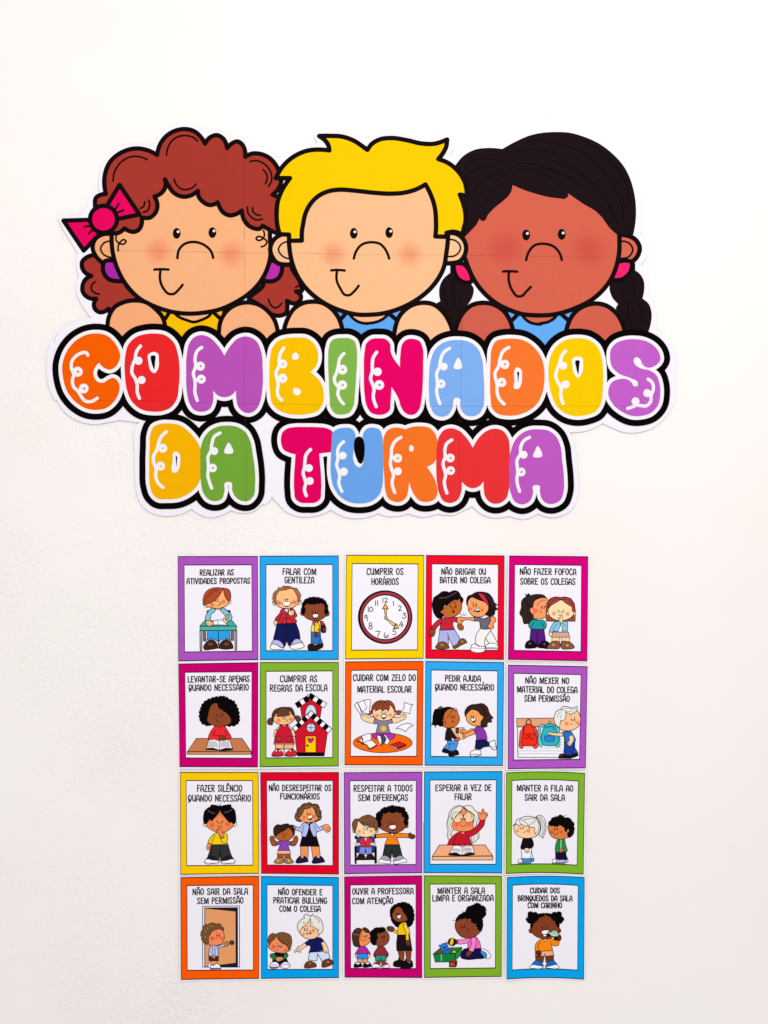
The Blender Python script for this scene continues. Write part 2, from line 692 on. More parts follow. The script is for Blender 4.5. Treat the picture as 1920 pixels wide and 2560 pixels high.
begin_thing('cutout_sign', 'large paper cutout sign reading COMBINADOS DA TURMA under three printed children', 'sign', 900, 1300, base=0.0024)
P('paper_backing')
setframe('a')
slab("@a 122,1135 160,1225 185,1382* @c 130,0 250,180 350,345* 335,420 335,500 360,615* 330,700 340,820 400,940 500,1082* 300,1135 150,1230 70,1382 "
     "@m 150,180 75,330 45,470 36,650 60,820 122,966* 155,970* 220,1080 340,1180 470,1232 580,1248 720,1230 875,1199* 1105,1231* "
     "@r 90,215 70,320 80,500 85,800 110,1000 170,1130 270,1205 400,1242 520,1240 640,1210 735,1160* 830,1225 950,1260 1080,1235 1190,1180* 1300,1208 1400,1205 1490,1165 1560,1110 "
     "@s 100,1110 185,1025* 250,1095 350,1195 470,1245 640,1250 760,1222 865,1172* 1000,1245 1150,1272 1290,1255 1410,1212* 1520,1248 "
     "@t 380,1248 470,1240 555,1214* 650,1245 740,1256 820,1240 890,1218* 1000,1232 1080,1230 1150,1200 1290,1130* 1390,1215 1500,1258 "
     "@u 560,1264 630,1258 700,1245* 800,1272 880,1277 960,1255 1030,1215* 1120,1248 1200,1260 1300,1240 1400,1190 1470,1080 1500,900 1490,700 1460,450 1400,285* "
     "@q 390,1296* 600,1270 765,1190* 880,1245 980,1285 1070,1300 1200,1290 1350,1240 1480,1130 1570,1000 1600,850 1605,620* 1600,420 1560,280 1480,180 1380,110* "
     "@l 1600,1380 1600,1250 1560,1080 1490,980* 1500,850 1480,700 1390,570* 1470,450 1470,300 1400,150 1350,100* "
     "@j 1370,1500 1390,1300 1370,1000 1300,750 1180,520 1000,330 800,180 600,95 350,55 100,50 @i 1400,60 1150,120 960,220 860,275* 700,260 500,285 340,370 240,470* "
     "@f 1240,420* 1310,230 1270,140 1150,140 1000,185 800,170 600,110 400,100 250,130 100,210* @e 1300,140 1150,75 1000,50 850,58 725,95* 700,180 745,270* 600,290 450,340 330,410 215,480* 100,420 0,345 "
     "@b 1280,410 1200,335 1100,270 970,212* 830,205 720,140 630,112 500,140* 400,70 300,42 200,52 80,115 @a 1300,200 1190,300* 1000,275 850,310 700,430 620,560 590,750 600,830* 520,850 470,940 440,1020 385,1105*", 0.0004, 0.0020)

def face_bits(eyes, nose, mouth, w=32, erx=45, ery=62):
    Q('eye', 0)
    for i, (k, x, y, hx, hy) in enumerate(eyes):
        Q('eye', i)
        setframe(k)
        D(BK, x, y, erx, ery)
        D('FBF4F4', hx, hy, erx * 0.36, erx * 0.36)
    Q('nose'); K(nose, w)
    Q('mouth')
    for m in mouth:
        K(m, w)

# ---- the three children
OUT = 52
P('printed_girl', 0, 'printed girl with curly red hair and a pink bow')
setframe('c')
GH = 'AD3A2F'
Q('hair')
S(GH, "@c 560,360 450,390 400,440 400,510 440,570 505,602* 440,640 405,710 405,780 450,840 510,865 562,865* 535,920 545,980 600,1020 660,1012 702,980* 760,1100 1100,950 900,700 800,450", OUT)
K("548,668 505,720 510,770 550,800 600,812", 21)
S(GH, "@d 1000,300 1330,300 1330,490 1440,700 1450,775 1385,780* 1440,830 1430,890 1370,920 1280,890* 1285,960 1270,1030 1200,1060 1130,1055 900,900 850,880 1000,720", OUT)
K("@d 1068,870 1090,930 1140,970 1190,950 1222,915", 21)
K("@d 1380,735 1440,700", 21)
P('printed_girl', 0)
S('FBB47E', "@c 760,128 620,130 550,180 520,280 560,380 640,450 770,460", OUT)
K("720,200 650,225 612,290 640,350 740,392", 21)
Q('earring', 0); S('AE2BA8', "@c 655,440 640,540 700,635 790,662 880,655 800,440", OUT)
Q('earring', 1); S('C12FAE', "@d 1075,440 1210,440 1222,540 1180,630 1100,665 1020,655", OUT)
Q('shirt'); S('FFC704', "@c 1260,960* 1700,1000 @d 300,1000 560,960* 560,1450* @c 1230,1450*", OUT)
P('printed_girl', 0)
S('FFB884', "@c 1440,1000* 1480,1050 1640,1125 @d 180,1130 300,1108 400,1045 420,990*", 34)
Q('shirt')
K("@c 1410,1010 1340,1120", 46); K("@d 420,1010 520,1100", 46)
P('printed_girl', 0)
S('FFB985', "@a 1500,600* 1000,800* 742,1300 @c 738,180 745,290 790,480 900,695 1050,855 1250,960 1480,1025 @d 180,1037 360,1020 500,990 700,900 850,800 965,680 1060,500 1092,340 1085,180 1078,60 @b 1150,1100* 950,800*", OUT)
cheek2 = [('c', 1275, 320, 205), ('d', 640, 350, 205)]
for k_, x_, y_, r_ in cheek2:
    setframe(k_); cheek(x_, y_, r_, 'FF7A62', 0.28)
Q('arm', 0); S('FFB07D', "@c 690,1380* 690,1180 705,1080 770,965 880,905 1000,885 1130,905 1250,990 1325,1080 1355,1190 1355,1380*", OUT)
Q('arm', 1); S('FFB684', "@d 500,1420* 498,1240 515,1130 585,1010 700,932 810,908 950,932 1060,1008 1140,1118 1175,1250 1175,1420*", OUT)
Q('hair')
S(GH, "@a 600,1200 548,1000 560,900 620,865 672,858* 655,760 660,640 720,490 850,382 1020,335 1150,355 1262,410* 1290,300 1370,190 1480,128 1565,112 "
      "@b 400,138 480,210 523,280* 570,215 662,182 730,220 778,330* 830,278 900,255 950,290 985,380 985,430* 1060,395 1160,398 1270,450 1340,530 1378,610 1400,690 1370,790 1300,868* 1420,910* 1420,1320* 1300,1290 1250,1262 "
      "1185,1225* 1150,1258 1090,1255 1010,1210 960,1130 945,1050* 880,1090 810,1105 730,1070 685,1000 668,955* 620,980 570,985 500,950 450,890 440,822* 360,875 270,890 170,850 100,760 62,692* "
      "@a 1355,780 1320,840 1232,890* 1262,960 1255,1050 1180,1130 1085,1130* 1085,1200 1050,1270 990,1295 930,1280 885,1255* 830,1300 745,1310", OUT)
for s_ in ("@a 755,710 770,610 850,490 960,430 1060,430 1150,465", "@a 1370,410 1385,330 1450,230 1540,190 1600,188 @b 390,210 435,250", "@b 165,685 200,760 260,805 330,805 380,785 420,745",
           "@b 1040,487 1110,475 1200,510 1270,590 1290,690 1255,770", "@b 1190,580 1230,630 1235,690 1218,740", "@b 1010,1010 1015,1070 1060,1130 1120,1158 1180,1145",
           "@b 1070,1015 1075,1060 1105,1092 1160,1103", "@a 1120,950 1105,1000 1070,1025", "@a 1165,930 1175,990 1150,1050 1105,1068",
           "@c 795,130 790,190 820,225 880,235 905,205 880,185 840,210 815,260 815,315", "@d 1010,80 1020,140 990,185 950,195 925,170 950,150 1010,170 1050,210 1030,250 985,268"):
    setframe(s_[1]); K(s_, 21)
Q('bow')
setframe('a')
S('F10562', "L 830,755 1058,1095 740,1160 690,985", OUT)
S('F10562', "L 185,1165 540,1155 610,1310 418,1510", OUT)
for s_ in ("820,970 785,1030", "875,1045 810,1070", "425,1235 475,1228", "475,1315 515,1275"):
    K(s_, 24)
D('F10562', 645, 1150, 155, 155, w=OUT)
setframe('c')
face_bits([('a', 1487, 1312, 1503, 1293), ('b', 607, 1303, 626, 1284)], "@c 1495,398 1515,300 1570,240 1640,215 @d 220,213 330,248 410,325 432,395",
          ["@c 1230,530 1310,526 1392,530", "@c 1300,545 1295,640 1330,740 1400,810 1450,810 1510,760 1555,705"], 30)

P('printed_girl', 1, 'printed girl with black hair and braids')
setframe('l')
HB, HL = '1D1014', '100709'
Q('hair')
S(HB, "@h 1250,640* 1250,740* 1150,830 1105,930 1100,1050 1115,1130* 1062,1158* 1120,1250 1230,1500 1230,1700* 1400,1700* 1400,1300 1480,1180 1550,1060 1565,960 1500,850 1400,640*", 10)
S(HB, "@l 1200,500* 1305,552* 1305,650* 1380,710 1425,800 1430,900 1405,1040* 1490,1110 1530,1230 1520,1380 1485,1500* 1470,1620* 1130,1620* 1140,1500* 1100,1300 1045,1170* 1080,1110* 1000,1020 965,930 960,890* 1000,700", 10)
for s_ in ("@h 1180,830 1160,1000 1200,1200", "@h 1300,800 1290,1000 1330,1250", "@h 1420,900 1400,1100 1380,1300", "@l 1120,820 1140,1000 1200,1120", "@l 1250,720 1290,900 1300,1050", "@l 1200,1150 1230,1300 1260,1450", "@l 1360,1100 1400,1250 1390,1400"):
    setframe(s_[1]); K(s_, 14, HL)
setframe('l')
P('printed_girl', 1)
S('DE6A53', "@l 1050,165 1210,170 1310,220 1372,340 1352,430 1290,510 1190,562 1050,562", 66)
K("@l 1100,245 1200,258 1260,310 1275,370 1240,440 1190,475 1100,480", 26)
Q('earring', 0); S('FF1F70', "@k 310,560 318,690 370,770 440,810 530,810 430,560", 60, HL)
Q('earring', 1); S('FF2472', "@l 1060,540 1260,540 1250,650 1195,725 1120,772 1010,775", 60, HL)
Q('shirt'); S('66B1FB', "@k 1020,1190* 1490,1220 @l 200,1220 480,1160* 480,1720* @k 1040,1720*", 64)
P('printed_girl', 1)
S('D86751', "@k 1230,1240* 1260,1290 1345,1362 1430,1387 1500,1389 @l 0,1387 100,1362 200,1300 240,1240*", 42)
Q('shirt'); K("@k 1185,1250 1090,1350", 60); K("@l 290,1250 395,1345", 60)
P('printed_girl', 1)
S('DB6650', "@i 300,1500* 1000,760* @j 300,850* @j 1090,1400* @l 1092,200 1090,380 1058,560 1000,722 880,900 700,1060 500,1162 300,1232 100,1266 @k 1450,1268 1250,1252 1060,1190 900,1110 760,1000 650,880 550,722 490,580 440,430 420,200*", 64)
for k_, x_, y_, r_ in (('k', 1010, 330, 330), ('l', 660, 370, 330)):
    setframe(k_); cheek(x_, y_, r_, 'F2444F', 0.25)
setframe('k')
Q('arm', 0); S('D4624E', "@k 320,1720* 322,1490 360,1350 430,1230 540,1132 700,1095 850,1120 980,1200 1070,1330 1115,1470 1115,1720*", 64)
Q('arm', 1); S('D86450', "@l 355,1720* 358,1480 395,1360 475,1230 600,1142 760,1105 900,1130 1030,1220 1120,1350 1165,1490 1165,1720*", 64)
Q('hair')
setframe('i')
S(HB, "@i 100,1400* 205,598* 330,450 480,370 680,345 860,360* 1000,280 1250,170 1600,125 @j 230,125 400,135 600,190 800,280 1000,430 1150,600 1240,780 1290,960 1315,1160 1310,1350 1280,1532* 1060,1532* 960,1440 850,1290 780,1220 600,1110 370,950* 380,1000 345,1035 250,1030 100,1010 "
      "@i 1400,990 1200,930 995,845* 980,930 930,1010 850,1080 720,1190 650,1270 620,1330 590,1346 560,1330 543,1300* 500,1390 430,1470 340,1562*", 10)
for s_ in ("@i 420,520 600,480 850,540", "@i 400,700 560,600 800,620 940,700", "@i 480,900 640,760 820,700 960,760", "@i 620,1100 760,900 900,820", "@i 1040,560 1300,560 1600,680", "@i 1040,650 1250,640 1500,740 1640,860",
           "@j 300,300 600,420 900,700 1080,1000 1150,1300", "@j 100,500 400,600 700,800 900,1050 1050,1350", "@j 0,620 300,700 600,880", "@j 600,240 900,440 1150,760 1250,1100", "@i 1200,250 1400,230 1640,300", "@i 1050,400 1300,360 1620,440"):
    setframe(s_[1]); K(s_, 15, HL)
setframe('k')
face_bits([('k', 1298, 160, 1315, 138), ('l', 295, 150, 315, 132)], "@k 1298,505 1330,400 1420,300 1550,282 @l 170,310 260,400 297,505",
          ["@k 980,663 1080,660 1175,665", "@k 1060,680 1060,800 1110,930 1180,1005 1240,1000 1300,940 1362,875"], 36, 54, 75)

OUT = 64
P('printed_boy', 0, 'printed boy with yellow hair')
setframe('g')
S('FFC596', "@g 400,215 230,215 140,280 90,400 120,520 190,600 280,622 400,610", OUT)
K("@g 340,302 240,345 203,415 225,470 280,520 380,545", 24)
S('FFCB98', "@h 1200,190 1330,200 1430,280 1465,400 1440,500 1370,580 1290,600 1180,600", OUT)
K("@h 1200,280 1310,290 1370,340 1388,400 1360,460 1310,500 1200,512", 24)
Q('shirt'); S('62ABF8', "@g 980,1240* 1470,1270 @h 300,1270 600,1220* 600,1700* @g 1000,1700*", OUT)
P('printed_boy', 0)
S('FFC08F', "@g 1160,1270* 1200,1330 1290,1405 1360,1430 1430,1437 @h 100,1437 200,1422 290,1390 400,1300*", 42)
Q('shirt'); K("@g 1140,1290 1050,1390", 60); K("@h 390,1290 510,1390", 60)
P('printed_boy', 0)
S('FFC491', "@e 700,700* @f 1000,600* @f 1210,1400 @h 1212,300 1190,480 1160,650 1090,800 965,960 780,1110 560,1225 300,1300 100,1316 @g 1330,1316 1100,1270 900,1190 700,1060 560,922 450,750 382,560 355,400 350,200", OUT)
for k_, x_, y_, r_ in (('g', 960, 480, 245), ('h', 690, 480, 245)):
    setframe(k_); cheek(x_, y_, r_, 'FF8468', 0.28)
setframe('g')
Q('arm', 0); S('FFBF90', "@g 285,1720* 280,1530 330,1370 420,1230 530,1160 660,1135 800,1150 920,1220 1015,1330 1080,1500 1080,1720*", OUT)
Q('arm', 1); S('FFC898', "@h 470,1760* 475,1560 550,1330 680,1205 800,1158 900,1150 1010,1172 1130,1260 1220,1390 1275,1540 1275,1760*", OUT)
Q('hair')
setframe('e')
S('FFD000', "@e 168,757* 230,640 400,470 600,380 800,365 905,375* 890,300 840,230 765,176* 900,175 1080,185 1250,245 1350,310 1430,368* "
      "@f 160,290 280,222 430,205 650,235 850,280 1030,283 1202,225* 1190,320 1140,420 1080,495* 1200,540 1350,660 1440,800 1480,1000* 1378,985* 1425,1110 1455,1250 1452,1380 "
      "@h 1430,130 1420,212* 1290,170 1195,185* 1195,240* 1040,235* 1050,120 @f 1050,1380 1030,1150 970,970 905,845* 750,922 600,960 430,972 200,960 0,938 "
      "@e 1200,925 1050,917 900,937 760,1000 640,1120 570,1260 545,1380 @g 528,150 525,292* 350,295* 348,210* 220,205* 185,60 @e 178,1250 190,1100 240,950 310,830 362,758*", OUT)
setframe('g')
face_bits([('g', 1242, 192, 1258, 172), ('h', 403, 182, 425, 162)], "@g 1243,540 1270,450 1350,350 1495,315 @h 280,340 360,430 403,540",
          ["@g 930,703 1020,698 1118,705", "@g 1010,715 1005,830 1060,960 1120,1040 1180,1045 1240,1000 1310,915"], 36, 53, 75)

# ---- the bubble lettering
LET = [  # frame, colour, outline, [white holes], [black slits], squiggle, [(loop x, y, r)]
 ('m', 'FF6300', "885,460 868,530 830,590 770,622 700,602 640,542* 600,590 576,650 590,720 640,768 690,770 745,738 800,715 850,745 876,800 870,880 820,980 730,1060 620,1085 500,1070 380,1000 280,880 228,720 220,560 265,420 370,290 500,220 600,205 720,225 820,310 870,400", [], [],
  "512,455 490,425 440,430 370,470 325,540 325,610 350,680 335,740 350,820 400,870 430,920 480,980 560,985 620,950", [(395, 645, 58), (465, 838, 56)]),
 ('m', 'F32A2C', "1270,205 1400,225 1500,310 1550,450 1567,620 1560,800 1530,970 1460,1060 1360,1100 1260,1105 1130,1080 1020,990 960,850 938,680 940,480 980,330 1080,240 1180,212", ["1265,418 1320,440 1328,500 1315,620 1280,662 1240,640 1210,540 1205,450"], ["1245,460 1283,460 1285,540 1275,620 1250,560"],
  "1117,350 1070,420 1055,500 1025,580 1020,660 1060,730 1080,800 1080,880 1105,950", [(1095, 520, 46), (1130, 740, 46)]),
 ('n', 'BF55BC', "290,178 390,205 480,290 562,415* 640,290 720,215 830,195 930,250 985,370 1002,560 1000,780 970,950 920,1040 850,1075 780,1060 720,1000 700,920 695,815* 640,870 570,893 500,880 432,815* 428,950 390,1030 300,1060 210,1035 160,960 130,830 122,620 130,400 160,270 220,200", [], [],
  "300,320 250,360 225,440 230,540 205,620 220,690 225,740 222,830 250,930", [(285, 535, 52), (295, 685, 52)]),
 ('n', 'FFC600', "@n 1390,205 1500,213 1590,275 1637,380 1640,450 1610,540 1548,605* @o 40,650 110,740 137,860 120,980 60,1055 -40,1085 @n 1400,1095 1280,1080 1170,1030 1110,960 1085,820 1078,600 1090,420 1120,310 1200,235 1300,210", ["1375,380 1412,400 1410,450 1350,458 1338,420", "1360,790 1440,820 1435,850 1390,870 1355,845"], [],
  "1245,325 1205,390 1190,470 1185,540 1155,610 1165,680 1180,740 1170,810 1180,880 1220,925", [(1232, 510, 52), (1230, 675, 54)]),
 ('o', '86BB4D', "350,212 430,215 490,250 515,330 520,450 510,650 495,850 475,1000 430,1070 350,1092 270,1080 220,1020 205,900 195,700 188,450 195,330 230,240 290,215", [], [],
  "368,390 320,450 305,530 285,610 258,680 275,740 305,780 300,860 325,920 365,970", [(352, 575, 56), (352, 752, 54)]),
 ('o', 'EF0069', "770,215 850,225 895,270 910,380 1012,545* 1020,380 1040,280 1090,230 1170,222 1240,250 1275,330 1280,500 1275,750 1260,920 1230,1040 1180,1090 1120,1095 1060,1060 1020,990 1000,920 915,775* 905,950 890,1050 840,1085 760,1095 680,1070 630,990 605,850 598,600 605,380 630,270 690,222", [], [],
  "745,375 705,440 695,530 695,600 675,670 700,750 715,800 705,880 740,1000", [(755, 600, 48), (775, 752, 56)]),
 ('p', '83B4F7', "440,235 560,255 660,330 710,450 730,650 738,850 725,1000 680,1080 600,1112 520,1095 475,1030 462,960 462,915 440,900 400,900 385,930 370,1020 320,1095 250,1118 170,1090 120,1000 103,850 103,650 120,480 170,350 260,270 350,240", ["440,440 465,470 475,560 430,572 390,560 405,490"], [],
  "340,330 270,380 235,470 225,540 190,620 195,690 200,740 190,820 205,900 228,965", [(272, 540, 45), (240, 738, 52)]),
 ('p', 'FF7B2F', "1070,218 1180,235 1290,300 1380,410 1425,550 1430,680 1410,830 1350,960 1260,1040 1130,1095 1000,1105 890,1080 830,1020 810,900 805,700 810,480 825,330 870,250 960,222", ["1105,552 1160,570 1172,650 1160,750 1130,795 1085,795 1085,700 1088,580"], ["1120,600 1130,600 1133,670 1127,725 1120,650"],
  "1020,320 950,370 920,450 900,540 860,620 870,690 885,750 885,830 910,910 965,970", [(972, 515, 54), (937, 722, 54)]),
 ('q', 'FFD100', "470,215 600,235 700,310 750,430 768,600 765,800 740,970 690,1050 600,1090 470,1110 340,1080 240,1000 180,880 145,720 140,560 165,420 230,310 340,235", ["475,425 525,440 537,500 520,620 480,668 440,630 415,530 415,450"], ["455,470 492,470 492,540 480,630 460,560"],
  "335,360 290,420 270,500 235,580 225,660 255,730 285,790 280,870 308,965", [(308, 530, 45), (338, 745, 45)]),
 ('q', 'C963D0', "1120,225 1250,245 1360,310 1415,390 1425,460 1380,520 1270,550 1225,520 1190,450 1150,430 1118,460 1130,510 1200,560 1300,585 1380,640 1415,730 1425,850 1400,980 1320,1070 1200,1108 1090,1105 970,1050 880,970 830,870 830,800 870,720 950,685 1050,690 1100,730 1120,765 1165,760 1165,720 1090,675 950,620 870,540 848,440 860,340 920,270 1010,235", [], [],
  "1285,685 1335,730 1345,800 1320,870 1310,950 1270,990 1200,990 1150,985 1100,1005 1050,1020", [(1275, 845, 46), (1140, 940, 46)]),
 ('r', 'FFB900', "470,180 600,200 720,290 800,390 840,470 848,640 838,820 790,910 700,990 590,1040 450,1052 350,1045 290,990 260,900 250,700 255,450 265,300 300,220 380,185", ["545,505 595,525 607,600 595,690 560,745 522,740 522,600 528,520"], ["560,552 568,560 570,610 563,675 557,610"],
  "450,275 390,330 360,400 340,480 300,560 305,640 330,700 325,780 350,860 410,915", [(405, 465, 52), (380, 670, 52)]),
 ('r', '77AC3A', "1150,205 1260,220 1350,275 1410,380 1440,530 1465,720 1468,880 1450,1010 1390,1070 1310,1068 1240,1020 1205,950 1195,860 1160,850 1125,860 1115,960 1080,1050 1010,1073 930,1050 870,970 845,850 838,650 845,450 890,330 960,255 1050,215", ["1163,400 1190,430 1210,520 1165,530 1118,520 1135,440"], [],
  "1065,290 1000,330 970,420 960,490 925,570 930,640 930,700 925,780 945,860 968,925", [(998, 498, 45), (978, 692, 50)]),
 ('s', 'EB0063', "560,220 700,222 800,232 860,255 888,285 880,400 865,510* 730,525* 740,640 752,800 752,960 740,1050 690,1088 600,1095 510,1088 460,1050 442,950 440,800 450,640 457,535* 380,515 320,480 295,420 290,350 310,280 360,240 450,222", [], [],
  "630,480 580,540 565,620 560,690 545,750 565,820 575,870 560,930 582,1010", [(612, 693, 44), (622, 842, 44)]),
 ('s', '6EA9F1', "1020,230 1100,240 1140,290 1140,420 1122,600 1150,660 1195,685 1225,660 1235,560 1230,400 1240,290 1280,240 1350,228 1420,250 1450,310 1462,420 1465,750 1455,900 1420,1000 1330,1075 1200,1100 1080,1085 970,1020 900,920 865,780 865,560 875,400 888,285 940,245", [], ["1187,330 1193,330 1197,640 1168,600"],
  "1010,390 955,450 940,520 945,590 930,650 950,720 965,780 955,860 990,960", [(1000, 550, 45), (1012, 735, 48)]),
 ('t', 'FF7726', "400,228 460,230 520,248* 600,220 700,213 800,232 860,290 888,370 885,560 860,620 768,680* 880,880 890,990 860,1050 770,1082 690,1070 630,1010 590,930 565,850* 555,940 530,1030 480,1075 400,1080 330,1045 295,960 280,800 268,600 265,420 280,320 330,250", ["580,430 610,440 617,480 600,502 575,500"], [],
  "470,340 400,390 365,470 360,560 350,640 365,710 385,770 370,850 400,975", [(432, 580, 52), (435, 730, 46)]),
 ('t', 'F13538', "@t 1050,235 1140,265 1220,340 1297,460* 1380,330 1470,260 1560,240 @u 620,260 690,350 708,480 705,700 700,930 660,1050 580,1100 500,1095 430,1030 410,940 408,845* 350,905 280,925 210,900 158,850* @t 1160,980 1120,1060 1040,1095 960,1070 910,980 885,850 877,650 885,450 910,330 970,255", [], [],
  "1055,370 1000,410 975,490 980,560 955,640 970,710 985,770 970,850 1000,980", [(1038, 577, 50), (1042, 722, 50)]),
 ('u', 'C55CC7', "1040,248 1150,262 1240,330 1290,440 1310,600 1330,800 1325,970 1290,1060 1200,1105 1120,1090 1070,1030 1055,960 1050,895 1015,888 980,895 975,980 940,1070 860,1110 770,1080 720,980 702,800 702,650 720,500 780,360 870,280 950,252", ["1030,440 1055,470 1075,560 1030,572 980,565 1000,490"], [],
  "935,340 870,380 835,450 830,530 790,610 795,680 800,740 790,830 822,960", [(868, 540, 45), (840, 738, 50)]),
]
WH = 'FFFAFF'
P('black_letter_backing')
for g in LET:
    setframe(g[0])
    p = smooth(parse(g[2]), True, 2.2)
    V, F = triangulate([[tuple(q) for q in p]] + ribbon(p, 226 * unit(), True))
    emit(V, F, ink('070203'))
P('white_letter_edge')
for g in LET:
    setframe(g[0])
    p = smooth(parse(g[2]), True, 1.6)
    V, F = triangulate(ribbon(p, 84 * unit(), True))
    emit(V, F, ink(WH))
for i, g in enumerate(LET):
    P('bubble_letter', i)
    setframe(g[0])
    S(g[1], g[2], 0)
    for h in g[3]:
        S(WH, h, 0)
    for h in g[4]:
        S('070203', h, 0)
    Q('letter_highlight', i)
    p = smooth(parse(g[5]), False, 1.0)
    polys = ribbon(p, 37 * unit(), False)
    for (x, y, r) in g[6]:
        polys.append(disc(tr(x, y), r * unit(), 20))
        # the loop's tail joins it to the squiggle
        q = min(p, key=lambda v: (v - Vector(tr(x, y))).length)
        c = Vector(tr(x, y))
        polys.extend(ribbon([q, c], 34 * unit(), False))
    V, F = triangulate(polys)
    emit(V, F, ink(WH))
    for (x, y, r) in g[6]:
        if r >= 50:
            D(g[1], x + 4, y, r * 0.30, r * 0.2, -20)

# ---- joints between the taped sheets
P('paper_joint')
for s_ in ("@c 540,312 1659,325 @d 380,330 790,336", "@d 790,344 1200,340 1659,345", "@g 690,470 1240,480 @h 400,483 1400,495 @k 490,440 1000,445 1500,455 @l 400,458 850,464 1270,465",
           "@m 330,970 900,980 1640,994 @n 430,950", "@n 430,955 1000,966 1659,978 @o 600,986 1300,992", "@p 20,993 1400,997 @q 200,996 1480,1000",
           "@b 972,220 975,700 975,1382", "@d 790,20 790,335", "@d 793,345 800,1000", "@n 800,70 800,1140 @r 1356,200 1360,1180", "@i 326,450 322,1200", "@k 412,470 410,1500", "@p 474,0 470,700 462,1100 @t 1147,250 1143,1180"):
    setframe(s_[1])
    K(s_, 4.5, mat=seam_mat())
end_thing()

# ================================================================== the twenty rule cards
LIGHT = 0.95
PUR, BLU, YEL, RED, MAG, GRN, ORA = 'B650BE', '23A3EC', 'FFD000', 'F4031F', 'CC0072', '83B32B', 'FF5B08'
GROUP = 'classroom rule cards on the wall'
XF = (440, 643, 858, 1058, 1266)
YF = (1382, 1650, 1918, 2180)

def card(r, c, colour, label, outer, inner, lines, bow=(0, 0), margins=(20, 20, 20, 20), lift=(0, 0, 0, 0)):
    """outer / inner: TL, TR, BR, BL corners in the tracing frame; margins: white paper left, top, right, bottom;
    lift: how far each edge (left, top, right, bottom) stands off the wall, in mm"""
    k = 'card%d%d' % (r, c)
    frame(k, XF[c - 1], YF[r - 1], 210)
    setframe(k)
    cx, cy = tr(sum(p[0] for p in outer) / 4.0, outer[2][1])
    begin_thing('rule_card', label, 'poster', cx, cy, GROUP, base=0.0010)
    N = 10
    ml, mt, mr_, mb = margins
    def loop(q, bw, extra=None):
        tl, tr_, br, bl = [Vector(p) for p in q]
        if extra:
            l, t, rr, b = extra
            tl = tl + Vector((-l, -t)); tr_ = tr_ + Vector((rr, -t)); br = br + Vector((rr, b)); bl = bl + Vector((-l, b))
        pts = []
        for (a, b, bb) in ((tl, tr_, bw[0]), (tr_, br, 0), (br, bl, bw[1]), (bl, tl, 0)):
            for i in range(N):
                t = i / N
                p = a.lerp(b, t)
                pts.append(Vector((p.x, p.y + bb * 4 * t * (1 - t))))
        return pts
    O = loop(outer, bow)
    I = loop(inner, bow)
    M = loop(outer, bow, (ml, mt, mr_, mb))
    # lift round the edge: each side's value, blended into its neighbours at the corners
    ll, lt, lr, lb = [x * 0.0005 for x in lift]
    cl = (max(ll, lt), max(lt, lr), max(lr, lb), max(lb, ll))
    def edge(i):
        s, t = divmod(i, N)
        t /= N
        c0, c1 = cl[s], cl[(s + 1) % 4]
        mid = (lt, lr, lb, ll)[s]
        a = abs(2 * t - 1) ** 2.2
        return (c0 if t < 0.5 else c1) * a + mid * (1 - a)
    E = [edge(i) for i in range(4 * N)]
    base = T.base
    def ring(A, B, sa, sb, mat, dep):
        n = len(A)
        V = [tr(p.x, p.y) for p in A] + [tr(p.x, p.y) for p in B]
        b0 = len(T.cur['v'])
        T.cur['v'].extend(loc3(v[0], v[1], dep + E[i % n] * (sa if i < n else sb)) for i, v in enumerate(V))
        if mat not in T.cur['mats']:
            T.cur['mats'].append(mat)
        mi = T.cur['mats'].index(mat)
        for i in range(n):
            j = (i + 1) % n
            T.cur['f'].append((b0 + i, b0 + j, b0 + n + j, b0 + n + i)[::-1])
            T.cur['m'].append(mi)
    def mixl(t):
        return [a.lerp(b, t) for a, b in zip(I, O)]
    pm = paper_mat()
    P('paper_sheet')
    V, F = triangulate([[tr(p.x, p.y) for p in I]])
    b0 = len(T.cur['v'])
    T.cur['mats'].append(pm)
    T.cur['v'].extend(loc3(v[0], v[1], base - 0.00003) for v in V)
    for f in F:
        T.cur['f'].append(tuple(b0 + i for i in reversed(f))); T.cur['m'].append(0)
    for s0, s1 in ((0.0, 0.10), (0.10, 0.90), (0.90, 1.0)):
        ring(mixl(s0), mixl(s1), s0, s1, pm, base - 0.00003)
    ring(O, M, 1.0, 1.1, pm, base - 0.00003)
    n = len(M)                                   # cut edge and back of the sheet
    ring(M, M, 1.1, 1.1, pm, base - 0.00003)
    for i in range(n):
        T.cur['v'][-n + i] = loc3(*tr(M[i].x, M[i].y), base - 0.00025 + E[i] * 1.1)
    ring(M, O, 1.1, 1.0, pm, base - 0.00025)
    for s0, s1 in ((1.0, 0.90), (0.90, 0.10), (0.10, 0.0)):
        ring(mixl(s0), mixl(s1), s0, s1, pm, base - 0.00025)
    P('card_border')
    ring(I, mixl(0.10), 0.0, 0.10, ink('1E0A12'), base)
    ring(mixl(0.10), mixl(0.90), 0.10, 0.90, ink(colour), base)
    ring(mixl(0.90), O, 0.90, 1.0, ink('1E0A12'), base)
    T.layer = 6
    P('heading_text')
    for ln in lines:
        text(*ln)

SK, SKP, SKT, SKO, SKB, SKD = 'FFD3A4', 'FFB57E', 'F58E56', 'CE6428', '93492A', '7E3D22'
LN = '1C0C0E'
def eyes(x1, y1, x2, y2, rx=14, ry=18):
    Q('face_features'); D(LN, x1, y1, rx, ry); D(LN, x2, y2, rx, ry)
def line(*ss, w=10):
    Q('face_features')
    for s in ss:
        K(s, w, LN)

